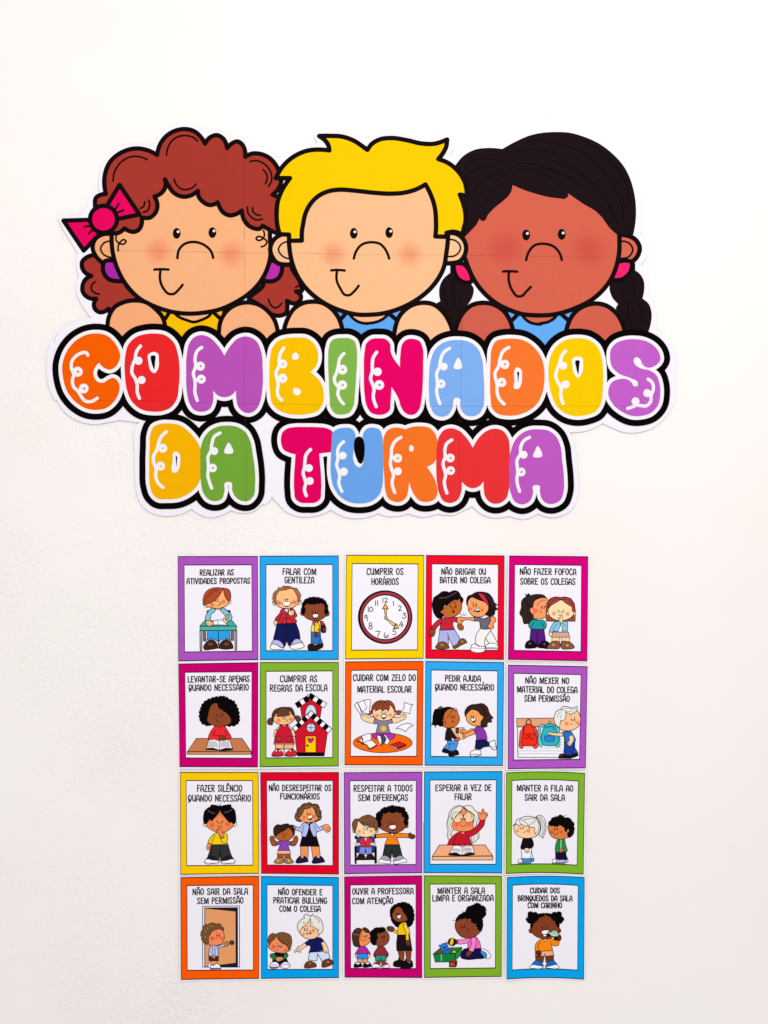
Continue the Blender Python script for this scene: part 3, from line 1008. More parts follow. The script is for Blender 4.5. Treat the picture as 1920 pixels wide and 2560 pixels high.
# ---- row 1
card(1, 1, 'AA52BC', 'purple bordered card reading REALIZAR AS ATIVIDADES PROPOSTAS, boy writing at a green desk',
     [(40, 65), (1618, 62), (1628, 2118), (48, 2142)], [(170, 250), (1492, 245), (1502, 1932), (180, 1948)],
     [("REALIZAR AS", 468, 1147, 330, 122, -5), ("ATIVIDADES PROPOSTAS", 208, 1470, 500, 122, -10)], margins=(8, 22, 16, 20), lift=(0.8, 0.3, 0, 0))
P('printed_desk')
Q('desk_chair'); S('2B2236', "L 612,1150 640,1135 1060,1135 1075,1150 1075,1300 612,1300")
S('7D6878', "L 540,1500 590,1500 590,1742 540,1742"); S('7D6878', "L 1088,1500 1140,1500 1140,1730 1088,1730")
P('printed_boy')
Q('trousers'); S('2C9DE4', "L 620,1500 1062,1500 1065,1700 850,1735 620,1705"); K("L 840,1500 840,1730", 14)
Q('sock'); S('B9D2EC', "L 595,1715 700,1690 835,1740 835,1830 600,1800"); S('B9D2EC', "L 850,1740 960,1690 1080,1715 1080,1790 850,1840")
Q('shoe', 0); S('3E2418', "548,1880 600,1770 680,1712 750,1730 830,1850 840,1880* 700,1905 560,1902"); D('6B4A3A', 680, 1800, 50, 30)
Q('shoe', 1); S('3E2418', "850,1870 900,1760 980,1712 1060,1740 1125,1830 1130,1885* 980,1905 850,1885*"); D('6B4A3A', 1000, 1800, 50, 30)
P('printed_desk')
Q('desk_top'); S('46AA98', "L 600,1300 1080,1300 1200,1445 475,1445"); S('4DB3A2', "L 475,1450 1200,1445 1195,1528 478,1532")
Q('desk_leg', 0); S('B8AEBE', "L 475,1535 515,1535 512,1930 480,1930", 16)
Q('desk_leg', 1); S('B8AEBE', "L 1165,1535 1205,1535 1200,1920 1170,1920", 16)
P('printed_boy')
Q('shirt'); S('EDEAF6', "700,1130 900,1120 960,1160 985,1300 900,1330 690,1330 660,1200"); 
S('7CC0DE', "780,1130 740,1090 690,1110 600,1220 580,1300 605,1350* 690,1345* 690,1270 710,1200 760,1170"); S('7CC0DE', "880,1130 925,1085 1000,1130 1090,1220 1110,1270 1080,1330 1000,1370* 975,1250 930,1190")
Q('notebook'); S('F6F2FA', "L 735,1335 830,1328 935,1322 1000,1400 1030,1425 740,1420"); K("L 830,1330 828,1420", 10)
Q('hand', 0); S(SKP, "600,1350 700,1350 735,1380 735,1420 690,1440 620,1435 600,1400")
Q('hand', 1); S('FBE0C4', "935,1300 960,1285 985,1330 1030,1350 1010,1380 960,1370")
Q('pencil'); S('F2D41C', "L 1015,1215 1055,1225 995,1335 970,1300", 14)
P('printed_boy')
S(SKP, "L 770,1095 880,1080 880,1110 830,1125 780,1110", 9)
S(SK, "560,1035 590,1075 640,1075 600,1030", 9); S(SK, "1030,930 1080,920 1085,980 1050,1015 1020,980", 9)
S('FFB676', "580,1000 700,800 930,720 1030,860 1045,960 1010,1030 900,1085 780,1095 660,1070 590,1035")
cheek(718, 1030, 70); cheek(940, 960, 70)
eyes(780, 940, 832, 930, 13, 15); line("780,970 810,955 845,965", "810,1040 850,1035 870,1000 870,970", "872,985 895,1000 880,1020")
Q('hair'); S('AE4A2A', "540,1030* 540,900 580,790 680,710 800,685 935,700* 880,810 780,930 660,1000", 12); S('AE4A2A', "940,705* 1040,720 1080,800 1075,920 1050,970* 980,880 950,790")
K("575,960 620,850 700,760 850,705", 9); K("920,690 935,700 955,685", 8); K("640,880 720,790 850,740", 8)
end_thing()

card(1, 2, BLU, 'blue bordered card reading FALAR COM GENTILEZA, two smiling boys standing side by side',
     [(50, 58), (1612, 52), (1612, 2112), (58, 2115)], [(183, 243), (1485, 238), (1485, 1922), (183, 1925)],
     [("FALAR COM", 498, 1170, 302, 135), ("GENTILEZA", 538, 1130, 470, 135)], margins=(16, 22, 20, 18), lift=(0, 0.3, 0.5, 0))
P('printed_boy', 0)
S(SK, "340,1340 390,1350 400,1420 360,1430 335,1390")
Q('trousers'); S('131A52', "L 390,1400 770,1390 830,1560 850,1680 800,1800 620,1830 585,1740 585,1600 580,1740 550,1850 420,1800 320,1700 360,1550", 14); K("L 585,1420 585,1620", 10, '05060F')
Q('shoe', 0); S('B9BAE8', "320,1730 380,1715 450,1740 520,1850 470,1890 280,1850"); S('F7F2EE', "285,1805 400,1825 480,1875 530,1870 520,1895 400,1905 270,1890 260,1860")
Q('shoe', 1); S('B9BAE8', "690,1770 760,1700 840,1710 900,1790 800,1850 650,1850"); S('F7F2EE', "640,1860 760,1795 900,1785 930,1850 840,1890 690,1895")
Q('jacket'); S('BF2A3A', "490,1110 600,1120 700,1100 760,1180 785,1250 740,1280 780,1350 760,1390* 580,1405 400,1400* 420,1350 360,1320 440,1200", 14)
S('D8263A', "L 520,1300 660,1295 720,1390 475,1395", 11); K("L 580,1180 582,1400", 14); K("500,1190 440,1300 405,1390", 12)
Q('collar'); S('F2ECF4', "L 530,1115 610,1100 600,1190 570,1160", 9)
Q('hand'); S(SK, "610,1085 640,1080 660,1150 700,1120 730,1150 720,1220 660,1240 620,1200 625,1140"); K("670,1130 720,1130", 9); K("680,1170 725,1170", 9); K("685,1205 715,1205", 9)
P('printed_boy', 0)
S(SK, "350,960 310,960 315,1020 355,1040", 10); S(SK, "820,950 870,945 865,1000 815,1025", 10)
S('FFBE84', "360,960 370,850 440,730 640,690 740,730 800,850 820,960 760,1050 620,1095 500,1090 400,1045")
cheek(435, 990, 75); cheek(735, 975, 75)
eyes(560, 922, 603, 922); line("535,965 570,950 615,965", "480,990 580,985 690,980")
Q('mouth'); S('1A0C10', "490,995 580,990 675,985 640,1040 580,1065 530,1040", 9); S('FFFFFF', "505,1000 660,992 640,1028 530,1030", 0)
Q('hair'); S('B06A48', "320,960 310,880 330,790 420,720* 410,690 470,690 520,665 620,660 700,690* 600,720 500,740 440,740* 400,800 370,870 375,1000 345,1000", 12)
S('B06A48', "700,695* 790,710 830,780 855,810 850,900 835,970 810,970 800,880 760,790", 12); K("510,645 530,670", 10); K("285,895 315,905", 9); K("640,672 520,700", 8); K("360,800 345,900", 8)
P('printed_boy', 1)
Q('backpack'); S('2B1A38', "L 1220,1345 1290,1350 1340,1420 1365,1500 1350,1570 1290,1580 1230,1500"); S('C8323E', "L 1235,1350 1290,1355 1325,1420 1250,1430", 9); S('C8323E', "L 1300,1500 1360,1480 1355,1530 1310,1540", 9)
Q('shirt'); S('F1DC6A', "1110,1350 1230,1340 1255,1450 1250,1550 1070,1555 1080,1440")
S('F5C92C', "1150,1370 1195,1380 1200,1580 1140,1580 1140,1450"); S('B84A48', "L 1105,1345 1220,1340 1210,1370 1150,1375 1115,1440", 9); S('C8323E', "L 1205,1500 1260,1510 1255,1530 1205,1525", 8)
Q('trousers'); S('2F72C4', "L 1065,1560 1250,1560 1255,1680 1300,1800 1065,1795", 12); K("1235,1620 1240,1800", 11)
Q('shoe'); S('2A1210', "1000,1870 1010,1820 1070,1795 1130,1820 1300,1805 1300,1850 1240,1895 1005,1895", 12)
Q('hand'); S('7A3A22', "1130,1585 1195,1580 1205,1630 1170,1665 1130,1640", 10); K("1160,1610 1155,1650", 8); K("1180,1610 1180,1650", 8)
P('printed_boy', 1)
S(SKB, "900,1170 860,1170 865,1220 910,1240", 10); S(SKB, "1380,1150 1420,1170 1410,1240 1360,1250", 10)
S('8E4528', "910,1190 920,1030 1000,980 1200,975 1340,990 1370,1100 1370,1220 1270,1310 1150,1340 1030,1315 940,1255")
eyes(1093, 1155, 1187, 1155, 12, 15); line("1100,1195 1145,1178 1185,1198", "1075,1220 1140,1225 1215,1215")
Q('mouth'); S('1A0C10', "1090,1228 1210,1218 1190,1280 1150,1305 1110,1280", 8); S('FFFFFF', "1100,1232 1205,1224 1190,1262 1115,1268", 0)
Q('hair'); SC('0C0507', "890,1210 890,1060 920,960 1000,900 1080,880 1160,880 1240,895 1320,930 1370,1000 1395,1100 1390,1210 1345,1210 1345,1090 1335,1010 1260,985 1180,1000 1080,1010 980,990 925,1050 930,1210", 8, 0.16)
for s_ in ("1040,895 1055,878", "1220,895 1230,872", "1290,925 1310,900", "960,925 935,920"): K(s_, 8)
end_thing()

card(1, 3, YEL, 'yellow bordered card reading CUMPRIR OS HORÁRIOS with a round wall clock drawing',
     [(58, 38), (1600, 42), (1585, 2090), (40, 2102)], [(183, 220), (1473, 228), (1460, 1907), (170, 1912)],
     [("CUMPRIR OS", 460, 1192, 300, 137), ("HORÁRIOS", 552, 1102, 500, 135)], margins=(24, 22, 18, 20), lift=(2.2, 0.4, 0, 0))
P('printed_clock')
D('0A0406', 828, 1270, 538, 530, n=72)
Q('clock_rim'); D('A23842', 836, 1270, 502, 500, n=72); D('0A0406', 836, 1270, 460, 452, n=72)
for s_ in ("430,985 445,955", "950,865 965,840", "980,870 990,845", "380,1410 425,1400", "400,1425 430,1415", "1140,1580 1180,1555", "1315,1330 1325,1350", "575,1685 605,1700"): K(s_, 11)
Q('clock_face'); D('F6F2FB', 832, 1272, 440, 430, n=72)
Q('clock_numeral')
for s_, xl, xr, yt, h in (("12", 772, 888, 885, 105), ("1", 980, 1002, 950, 95), ("2", 1080, 1162, 1038, 112), ("3", 1160, 1248, 1180, 115), ("4", 1098, 1192, 1350, 130), ("5", 970, 1052, 1495, 130),
                          ("6", 800, 900, 1570, 115), ("7", 630, 732, 1535, 125), ("8", 492, 590, 1372, 140), ("9", 412, 485, 1225, 125), ("10", 482, 592, 1062, 108), ("11", 625, 695, 940, 105)):
    text(s_, xl, xr, yt, h, 0, 16)
Q('clock_hand', 0); S('F6C15A', "L 808,1105 862,1105 850,1260 832,1260", 13); S('F3BC45', "L 832,1005 890,1103 775,1106", 15)
Q('clock_hand', 1); S('F6C99A', "L 868,1298 1030,1400 998,1450 850,1312", 13); S('F3BC2A', "L 1048,1395 1100,1490 1000,1488", 15)
Q('clock_hub'); D('F3BC45', 842, 1285, 30, 30, w=13)
end_thing()

card(1, 4, 'EA0A2B', 'red bordered card reading NÃO BRIGAR OU BATER NO COLEGA, two children fighting',
     [(55, 42), (1605, 52), (1592, 2112), (40, 2090)], [(178, 228), (1475, 238), (1465, 1918), (168, 1905)],
     [("NÃO BRIGAR OU", 352, 1240, 305, 130), ("BATER NO COLEGA", 325, 1330, 475, 128)], margins=(18, 22, 20, 18), lift=(0, 0.4, 0.8, 0))
P('printed_boy')
Q('trousers'); S('AEB3E6', "L 325,1530 620,1515 720,1680 730,1760 590,1860 490,1650 500,1800 290,1790 310,1650", 13); K("480,1580 495,1640", 12)
Q('shoe', 0); S('7B4A24', "240,1870 280,1800 360,1755 440,1770 500,1830 515,1880* 380,1900", 12); D('A87B54', 370, 1815, 34, 26)
Q('shoe', 1); S('7B4A24', "580,1860 660,1810 720,1720 780,1690 830,1715 865,1770* 760,1820 590,1880", 12); D('A87B54', 770, 1750, 28, 24)
Q('hand', 0); S('8F4726', "155,1500 235,1520 230,1600 200,1650 140,1650 115,1610", 11); K("150,1590 130,1640", 8); K("180,1600 165,1650", 8)
Q('hand', 1); S('A4582C', "680,1410 770,1420 800,1470 780,1520 720,1525 680,1480", 11)
Q('jumper'); S('C3253A', "320,1310 450,1280 600,1270 680,1280 680,1370 600,1350* 585,1400 620,1510* 320,1530* 360,1380* 290,1450 230,1515 165,1490 230,1380", 13)
K("L 380,1340 330,1440", 10)
P('printed_boy')
S('B9602C', "L 455,1280 530,1275 490,1315", 8)
S('C2672E', "330,1190 400,1100 480,1010 640,920 740,900 760,1050 750,1130 680,1220 560,1270 420,1270 390,1210")
eyes(548, 1065, 643, 1052, 15, 19); line("565,1110 610,1080 655,1085", "520,1050 555,985", "590,960 650,995", "640,1010 600,1000")
Q('mouth'); D('1A0708', 595, 1160, 20, 34)
Q('hair'); S('140A0C', "210,880* 300,820 380,765 470,765 520,785* 580,750 660,750 720,800 735,850* 790,920 770,990* 750,980 725,900* 660,940* 640,920 520,990 470,1040* 450,1030 380,1130* 340,1150 325,1180* 400,1220 380,1270 290,1290 240,1240 190,1120 180,1000", 10)
K("320,890 460,880 600,810 650,780", 18, '55474C')
P('printed_girl')
Q('trousers'); S('F3EEEA', "1120,1500* 1340,1500* 1290,1600 1225,1690 1215,1850* 1090,1830 1030,1790* 1040,1640", 12); S('F3EEEA', "L 1330,1530 1475,1790 1475,1850 1300,1790 1230,1680", 12)
Q('shoe', 0); S('F8F5FA', "945,1850 960,1815 1020,1800 1090,1840 1220,1860 1225,1910 935,1910", 12); K("940,1875 1220,1885", 10)
Q('shoe', 1); S('F8F5FA', "1240,1830 1280,1800 1360,1780 1475,1830 1478,1890* 1235,1890*", 12); K("1235,1870 1475,1860", 10)
Q('arm', 0); S('F39A5C', "1320,1265 1420,1280 1435,1330 1380,1420 1395,1470 1340,1500 1270,1450 1265,1400 1330,1330", 12)
Q('top'); S('6E6474', "1005,1270 1100,1270 1180,1300 1320,1265 1310,1380 1275,1440 1280,1490 1140,1490 1100,1350 1020,1340", 13)
Q('arm', 1); S('F39A5C', "670,1300 720,1262 780,1275 1005,1268* 1015,1350* 790,1345 750,1400 700,1400 670,1360", 12); K("770,1355 745,1350 750,1330 775,1330", 10)
P('printed_girl')
S('F6A066', "880,1050 870,950 940,860 1100,880 1250,980 1290,1080 1240,1200 1200,1240 1080,1265 960,1230 900,1150")
cheek(930, 1110, 50, 'E85A2A'); cheek(1160, 1125, 50, 'E85A2A')
eyes(988, 1032, 1048, 1032, 14, 19); line("980,1070 1015,1055 1055,1072", "950,965 1000,1005", "1030,1010 1055,985")
Q('mouth'); S('1A0708', "L 985,1150 1110,1080 1105,1172", 9); S('FFFFFF', "L 1010,1142 1105,1090 1100,1135", 0)
Q('hair'); S('241416', "860,1030* 855,930 890,850 950,830 1040,780 1180,775 1280,800 1370,900 1410,990 1470,1030* 1430,1040 1475,1120* 1430,1130 1400,1220 1330,1250 1215,1215* 1290,1100 1270,1010 1100,930 960,870* 890,940 875,1030*", 11)
K("1200,800 1330,930 1380,1080", 10, '4A3A40')
Q('hair_band'); S('CC2C48', "1090,790 1150,800 1260,930 1295,1050 1230,980 1130,880", 11)
P('impact_lines')
for s_ in ("735,1190 742,1230", "800,1195 765,1240", "850,1215 795,1240"): K(s_, 9)
end_thing()

card(1, 5, 'D40079', 'magenta bordered card reading NÃO FAZER FOFOCA SOBRE OS COLEGAS, two girls whispering',
     [(50, 52), (1612, 68), (1593, 2140), (25, 2108)], [(170, 240), (1475, 255), (1462, 1942), (155, 1918)],
     [("NÃO FAZER FOFOCA", 258, 1380, 302, 132, 8), ("SOBRE OS COLEGAS", 268, 1365, 495, 132, 8)], margins=(26, 24, 14, 14), lift=(3.0, 0.6, 1.4, 1.6))
P('printed_girl', 0)
Q('hair'); S('33221F', "370,880 310,930 290,1090 265,1215 305,1260 320,1310 350,1400 420,1400 460,1420 540,1290 520,1100 450,900", 12)
for s_ in ("360,950 330,1200", "420,960 400,1300", "470,1050 460,1350"): K(s_, 9, '120A0A')
Q('trousers'); S('531C78', "L 480,1510 740,1510 770,1720 770,1850 615,1850 600,1700 590,1850 450,1850 460,1720", 13); K("L 600,1560 605,1850", 11)
Q('shoe', 0); S('170A14', "370,1870 390,1770 470,1725 540,1760 600,1860 500,1885", 11); D('5A4C5A', 462, 1790, 26, 26)
Q('shoe', 1); S('170A14', "620,1865 680,1770 750,1735 830,1770 850,1880 700,1880", 11); D('5A4C5A', 752, 1800, 26, 26)
Q('jumper'); S('1E9A9E', "520,1320 640,1330 720,1330 790,1410 780,1470 745,1510* 480,1505* 440,1450 450,1380", 13); K("540,1380 500,1440 490,1500", 11); K("690,1390 735,1450 740,1500", 11)
P('printed_girl', 0)
S('FA9A66', "520,1060 540,960 640,900 780,890 840,960 860,1200 780,1270 640,1305 550,1300 520,1200")
S('FA9A66', "480,1080 465,1120 490,1190 530,1220 530,1100", 9)
cheek(590, 1145, 60, 'F06A38'); eyes(690, 1065, 750, 1065, 14, 18); line("680,1105 715,1090 755,1105", "670,1140 675,1175 705,1190", "600,1040 640,980 690,940 770,935")
Q('hair', 1); S('33221F', "370,880 480,840 620,818 740,840 790,890* 660,890 560,940 520,1060* 470,1060 400,960", 12)
Q('hair_tie'); S('1B1420', "L 370,810 410,830 430,800 465,825 430,860 395,860", 8)
P('printed_girl', 1)
Q('hair'); S('94563A', "L 780,1150 790,1000 860,900 960,868 1070,880 1160,868 1270,900 1340,1000 1360,1150 1355,1350 785,1350", 12)
for s_ in ("L 830,1270 830,1345", "L 890,1290 890,1345", "L 1240,1290 1240,1345", "L 1300,1260 1300,1345"): K(s_, 7)
P('printed_girl', 1)
Q('leg', 0); S(SK, "L 900,1660 1050,1660 1050,1750 895,1750", 10); Q('leg', 1); S(SK, "L 1090,1660 1245,1660 1250,1750 1090,1750", 10)
Q('shoe', 0); S('8B5638', "800,1870 860,1780 940,1740 1040,1760 1045,1880 920,1895", 12); D('D09A72', 930, 1815, 28, 24)
Q('shoe', 1); S('8B5638', "1085,1880 1090,1750 1200,1750 1290,1790 1340,1865 1220,1900", 12); D('D09A72', 1200, 1825, 28, 24)
Q('skirt'); S('D0A898', "L 900,1565 1220,1565 1245,1665 885,1665", 12)
Q('hand', 0); S(SK, "845,1565 900,1575 890,1650 850,1625", 10)
Q('shirt'); S('F4F0FA', "L 1040,1370 1080,1370 1110,1560 1010,1560", 9)
Q('cardigan'); S('8CC4E8', "960,1360 1040,1360 1020,1545* 925,1550* 900,1570* 855,1550 880,1460", 12); S('8CC4E8', "1060,1400 1130,1350 1190,1360 1205,1470 1200,1545* 1095,1540* 1100,1480", 12); K("1000,1390 940,1480 925,1540", 10); K("1110,1380 1165,1450", 10)
P('printed_girl', 1)
S(SK, "820,1160 790,1180 800,1220 830,1230", 9); S(SK, "1340,1160 1370,1180 1355,1225 1325,1235", 9)
S('FDDCAF', "820,1130 860,1060 980,980 1075,930 1180,1000 1300,1080 1335,1160 1300,1250 1190,1315 1060,1340 940,1310 850,1240")
cheek(935, 1195, 65, 'F27A62'); cheek(1205, 1205, 65, 'F27A62')
eyes(1025, 1143, 1122, 1143, 13, 17); line("1030,1190 1075,1165 1125,1190", "1025,1215 1050,1245 1075,1240")
Q('hand', 1); S(SK, "1070,1235 1085,1215 1105,1240 1110,1330 1110,1385* 1060,1375* 1030,1340 1030,1280 1065,1275", 10); K("1030,1300 1060,1300", 8); K("1035,1325 1060,1325", 8)
Q('hair_band'); S('D23444', "815,1080 850,960 950,890 1075,885 1200,890 1300,970 1340,1090 1340,1160 1310,1160 1290,1040 1200,930 1075,915 950,930 860,1010", 11)
end_thing()

# ---- row 2
card(2, 1, 'C6006C', 'magenta bordered card reading LEVANTAR-SE APENAS QUANDO NECESSÁRIO, curly haired child at an open book',
     [(50, 68), (1628, 42), (1622, 2115), (75, 2110)], [(185, 250), (1495, 235), (1490, 1927), (203, 1922)],
     [("LEVANTAR-SE APENAS", 230, 1460, 315, 130, -12), ("QUANDO NECESSÁRIO", 250, 1440, 480, 130, -8)], margins=(8, 20, 16, 28), lift=(0.8, 0, 0, 1.8))
P('printed_desk')
S('C87A4A', "L 405,1545 1305,1545 1485,1805 230,1805"); S('D28A58', "L 222,1808 1488,1805 1488,1860 225,1860")
P('printed_child')
Q('hair'); SC('0B0506', "690,770 760,740 840,740 910,715 980,740 1050,780 1110,800 1170,860 1200,930 1230,1000 1240,1080 1250,1150 1240,1220 1190,1270 1100,1290 1010,1290 850,1240 700,1270 640,1290 570,1270 500,1220 480,1150 470,1070 490,990 510,920 550,850 610,800", 8, 0.3)
for s_ in ("500,900 520,880", "460,995 490,975", "455,1165 470,1145", "575,820 575,850", "820,710 840,735", "960,735 1015,712", "1140,815 1175,805", "1225,985 1240,965"): K(s_, 8)
Q('jumper'); S('EA2A30', "760,1315 960,1310 1040,1420 1090,1540 1010,1560 640,1555 650,1490 700,1390", 13); K("795,1390 740,1480 850,1490", 11); K("950,1385 1000,1480 970,1490", 11); K("825,1320 860,1340 895,1320", 9)
P('printed_child')
S('8D4628', "620,1200 630,1110 650,1010 700,890 740,855 820,860 840,930 940,1000 1040,1080 1090,1180 1080,1240 980,1285 860,1305 740,1290 650,1240", 10)
eyes(808, 1078, 920, 1076, 14, 20); line("815,1130 865,1103 925,1130", "795,1155 815,1210 855,1228", "775,1022 790,1012", "920,1015 945,1018")
Q('notebook'); S('F6F2FA', "600,1750* 650,1580* 760,1565 860,1590 960,1565 1070,1590* 1120,1760* 1000,1735 860,1770 720,1735", 12); K("L 857,1580 857,1775", 12)
S('1A1216', "585,1770* 610,1745 730,1740 860,1775 990,1740 1120,1755 1135,1775* 880,1790 840,1785", 4)
for y in range(0, 6):
    x0 = 662 - y * 8; x1 = 865 + 12
    K("%d,%d %d,%d %d,%d" % (x0, 1612 + y * 21, (x0 + 830) // 2, 1600 + y * 21, 812 + y * 3, 1620 + y * 21), 7, '4A4048'); K("%d,%d %d,%d %d,%d" % (x1, 1614 + y * 21, 970, 1600 + y * 21, 1050 + y * 5, 1614 + y * 21), 7, '4A4048')
P('printed_child')
Q('hand'); S('7F3F26', "850,1500 920,1490 980,1520 985,1570 950,1585 870,1560", 10); K("930,1530 970,1550", 7); K("920,1550 960,1570", 7)
end_thing()

card(2, 2, GRN, 'green bordered card reading CUMPRIR AS REGRAS DA ESCOLA, girl beside a red schoolhouse',
     [(55, 40), (1612, 38), (1612, 2095), (52, 2112)], [(185, 230), (1485, 222), (1485, 1915), (185, 1922)],
     [("CUMPRIR AS", 450, 1190, 300, 137), ("REGRAS DA ESCOLA", 250, 1390, 485, 140, -8)], margins=(16, 20, 20, 26), lift=(0, 0, 0.5, 2.0))
P('printed_schoolhouse')
def stripes(ax, ay, bx, by, wx, wy, n, first):
    for i in range(n):
        t0, t1 = i / n, (i + 1) / n
        p = [(ax + (bx - ax) * t, ay + (by - ay) * t) for t in (t0, t1)]
        S('0A0507' if (i + first) % 2 == 0 else 'F7F4FB', "L %f,%f %f,%f %f,%f %f,%f" % (p[0][0], p[0][1], p[1][0], p[1][1], p[1][0] + wx, p[1][1] + wy, p[0][0] + wx, p[0][1] + wy), 13)
Q('tower'); S('D0142A', "L 850,900 1062,780 1280,910 1240,1140 885,1140", 13)
Q('window', 0); S('C9DDF2', "950,1080* 965,980 1010,900 1062,880 1115,900 1160,980 1170,1080*", 13)
Q('tower_roof'); stripes(750, 855, 1062, 655, 55, 90, 4, 0); stripes(1062, 655, 1375, 855, -55, 90, 4, 0)
Q('wall'); S('D0142A', "L 1062,1100 1380,1400 1385,1450 1325,1880 795,1880 745,1500 750,1400", 13)
Q('plinth'); S('0A0507', "L 785,1825 1330,1825 1322,1895 800,1895", 8)
Q('roof'); stripes(700, 1340, 1062, 995, 60, 65, 6, 1); stripes(1062, 995, 1475, 1355, -70, 85, 7, 1)
Q('window', 1); D('C9DDF2', 1062, 1335, 88, 88, w=14); K("L 1062,1250 1062,1420", 11); K("L 976,1335 1148,1335", 11)
Q('door'); S('FBCB08', "L 952,1500 1162,1498 1162,1822 950,1822", 13); D('4A3040', 993, 1685, 20, 20, w=9)
Q('heart'); S('E0107A', "1057,1560 1030,1535 1000,1545 1005,1590 1055,1635* 1105,1590 1120,1545 1085,1535", 10)
P('printed_girl')
Q('pigtail', 0); S('5E3A28', "300,1150 265,1140 200,1220 215,1260 300,1280*", 11)
Q('pigtail', 1); S('5E3A28', "750,1110 800,1095 860,1140 840,1200 795,1225*", 11)
S(SKP, "L 360,1640 530,1640 525,1760 360,1760", 10); S(SKP, "L 535,1640 712,1640 712,1760 535,1760", 10)
P('printed_girl')
S(SK, "370,1370 335,1440 340,1510 370,1500 400,1400", 10); S(SK, "690,1370 740,1430 745,1500 715,1500 670,1400", 10)
S(SKP, "L 362,1650 528,1650 526,1750 362,1745", 10); S(SKP, "L 535,1650 712,1650 712,1745 535,1755", 10)
Q('sock'); S('F4F0FA', "L 380,1755 525,1760 525,1830 380,1800", 8); S('F4F0FA', "L 540,1760 700,1755 700,1800 545,1835", 8)
Q('shoe', 0); S('D02436', "290,1880 320,1810 380,1770 440,1765 500,1810 525,1880* 400,1900", 12); K("300,1880 420,1895 520,1880", 14); D('F4F0FA', 378, 1785, 14, 16); D('F4F0FA', 450, 1785, 14, 16)
Q('shoe', 1); S('D02436', "545,1880 590,1810 660,1765 730,1775 780,1850 770,1885* 650,1900", 12); K("550,1882 660,1897 770,1882", 14); D('F4F0FA', 655, 1785, 14, 16)
Q('dress'); S('E0B0B0', "L 330,1635 740,1640 735,1665 330,1660", 9); S('CC1A30', "460,1285* 600,1280* 680,1430 735,1640* 335,1640* 380,1430", 13)
S('C02A38', "385,1515 485,1515 470,1600 430,1612 390,1580", 10); S('C02A38', "580,1515 675,1515 665,1590 630,1608 590,1570", 10)
Q('sleeve'); S('F4F0FA', "L 455,1285 380,1360 410,1375 445,1310", 9); S('F4F0FA', "L 605,1275 700,1345 665,1365 620,1310", 9); S('F4F0FA', "L 490,1285 580,1278 535,1305", 8)
P('printed_girl')
S('FFBE80', "315,1170 340,1060 500,960 680,980 735,1100 720,1180 640,1250 520,1275 400,1250")
cheek(425, 1190, 60); cheek(665, 1165, 60); eyes(513, 1138, 560, 1133, 11, 12); line("505,1170 540,1155 570,1168", "605,1165 595,1200 575,1215")
Q('hair'); S('5A3524', "310,1200* 295,1080 340,990 440,940 580,930 680,945 730,1030 745,1120* 700,1080 640,1000 610,975 650,1085* 500,1110 385,1110* 430,1000 360,1080", 12); S('6A422E', "385,1110* 400,1050 440,980 510,945 590,965 640,1040 650,1085* 520,1112", 9)
for s_ in ("450,1090 480,980", "520,1100 525,970", "590,1090 570,980"): K(s_, 7)
end_thing()

card(2, 3, ORA, 'orange bordered card reading CUIDAR COM ZELO DO MATERIAL ESCOLAR, girl sitting on orange rug',
     [(40, 25), (1585, 18), (1570, 2078), (28, 2072)], [(165, 210), (1458, 203), (1442, 1890), (152, 1890)],
     [("CUIDAR COM ZELO DO", 190, 1438, 282, 135, -4), ("MATERIAL ESCOLAR", 275, 1355, 508, 135)], margins=(24, 20, 18, 24), lift=(2.2, 0, 0, 1.6))
P('printed_rug'); D('FF6A0C', 780, 1632, 582, 195, w=13, n=60)
P('printed_girl')
Q('pigtail', 0); S('A04A34', "560,1010 510,1005 465,1050 480,1080 520,1090", 10)
Q('pigtail', 1); S('A04A34', "1030,1010 1090,995 1140,1000 1110,1080 1070,1085 1045,1040", 10)
Q('arm', 0); S(SK, "620,1140 460,1110 440,1070 400,1070 350,1080 345,1130 390,1180 610,1225", 11); K("360,1090 385,1120", 8); K("395,1075 410,1110", 8)
Q('arm', 1); S(SK, "960,1150 1130,1115 1150,1075 1200,1060 1240,1090 1230,1150 1180,1180 970,1225", 11); K("1190,1070 1180,1110", 8); K("1220,1090 1195,1125", 8)
Q('trousers'); S('B832A8', "580,1470 650,1440 800,1440 960,1440 1020,1470 1010,1520 900,1570 850,1500 700,1500 680,1550 600,1530", 12)
Q('shirt'); S('8E7E92', "620,1165 760,1190 840,1190 950,1165 975,1240* 880,1260* 930,1445* 645,1440* 690,1260* 605,1255*", 13)
Q('sun_emblem'); D('F2C81E', 795, 1352, 42, 42); 
for i_ in range(12): K("%f,%f %f,%f" % (795 + 48 * math.cos(i_ * 0.5236), 1352 + 48 * math.sin(i_ * 0.5236), 795 + 60 * math.cos(i_ * 0.5236), 1352 + 60 * math.sin(i_ * 0.5236)), 10, 'F2C81E')
Q('shoe', 0); S('F4F0FA', "L 780,1490 830,1470 920,1590 870,1675 810,1640 850,1560", 11)
Q('shoe', 1); S('4A4450', "700,1480 780,1480 840,1540 830,1590 745,1690* 690,1580 670,1500", 12); S('F7F3FB', "680,1490 720,1490 755,1590 745,1680 700,1600", 10)
P('printed_girl')
S(SK, "580,1060 550,1060 545,1100 590,1115", 9); S(SK, "1010,1060 1040,1070 1030,1105 995,1115", 9)
S('FFD0A2', "580,1040 600,950 760,850 920,850 1010,960 1020,1040 960,1150 800,1195 650,1155", 11)
cheek(668, 1095, 60, 'F07A70'); cheek(928, 1085, 60, 'F07A70'); eyes(752, 1030, 835, 1028, 12, 14); line("770,1062 800,1045 830,1062", "735,1090 800,1095 865,1075")
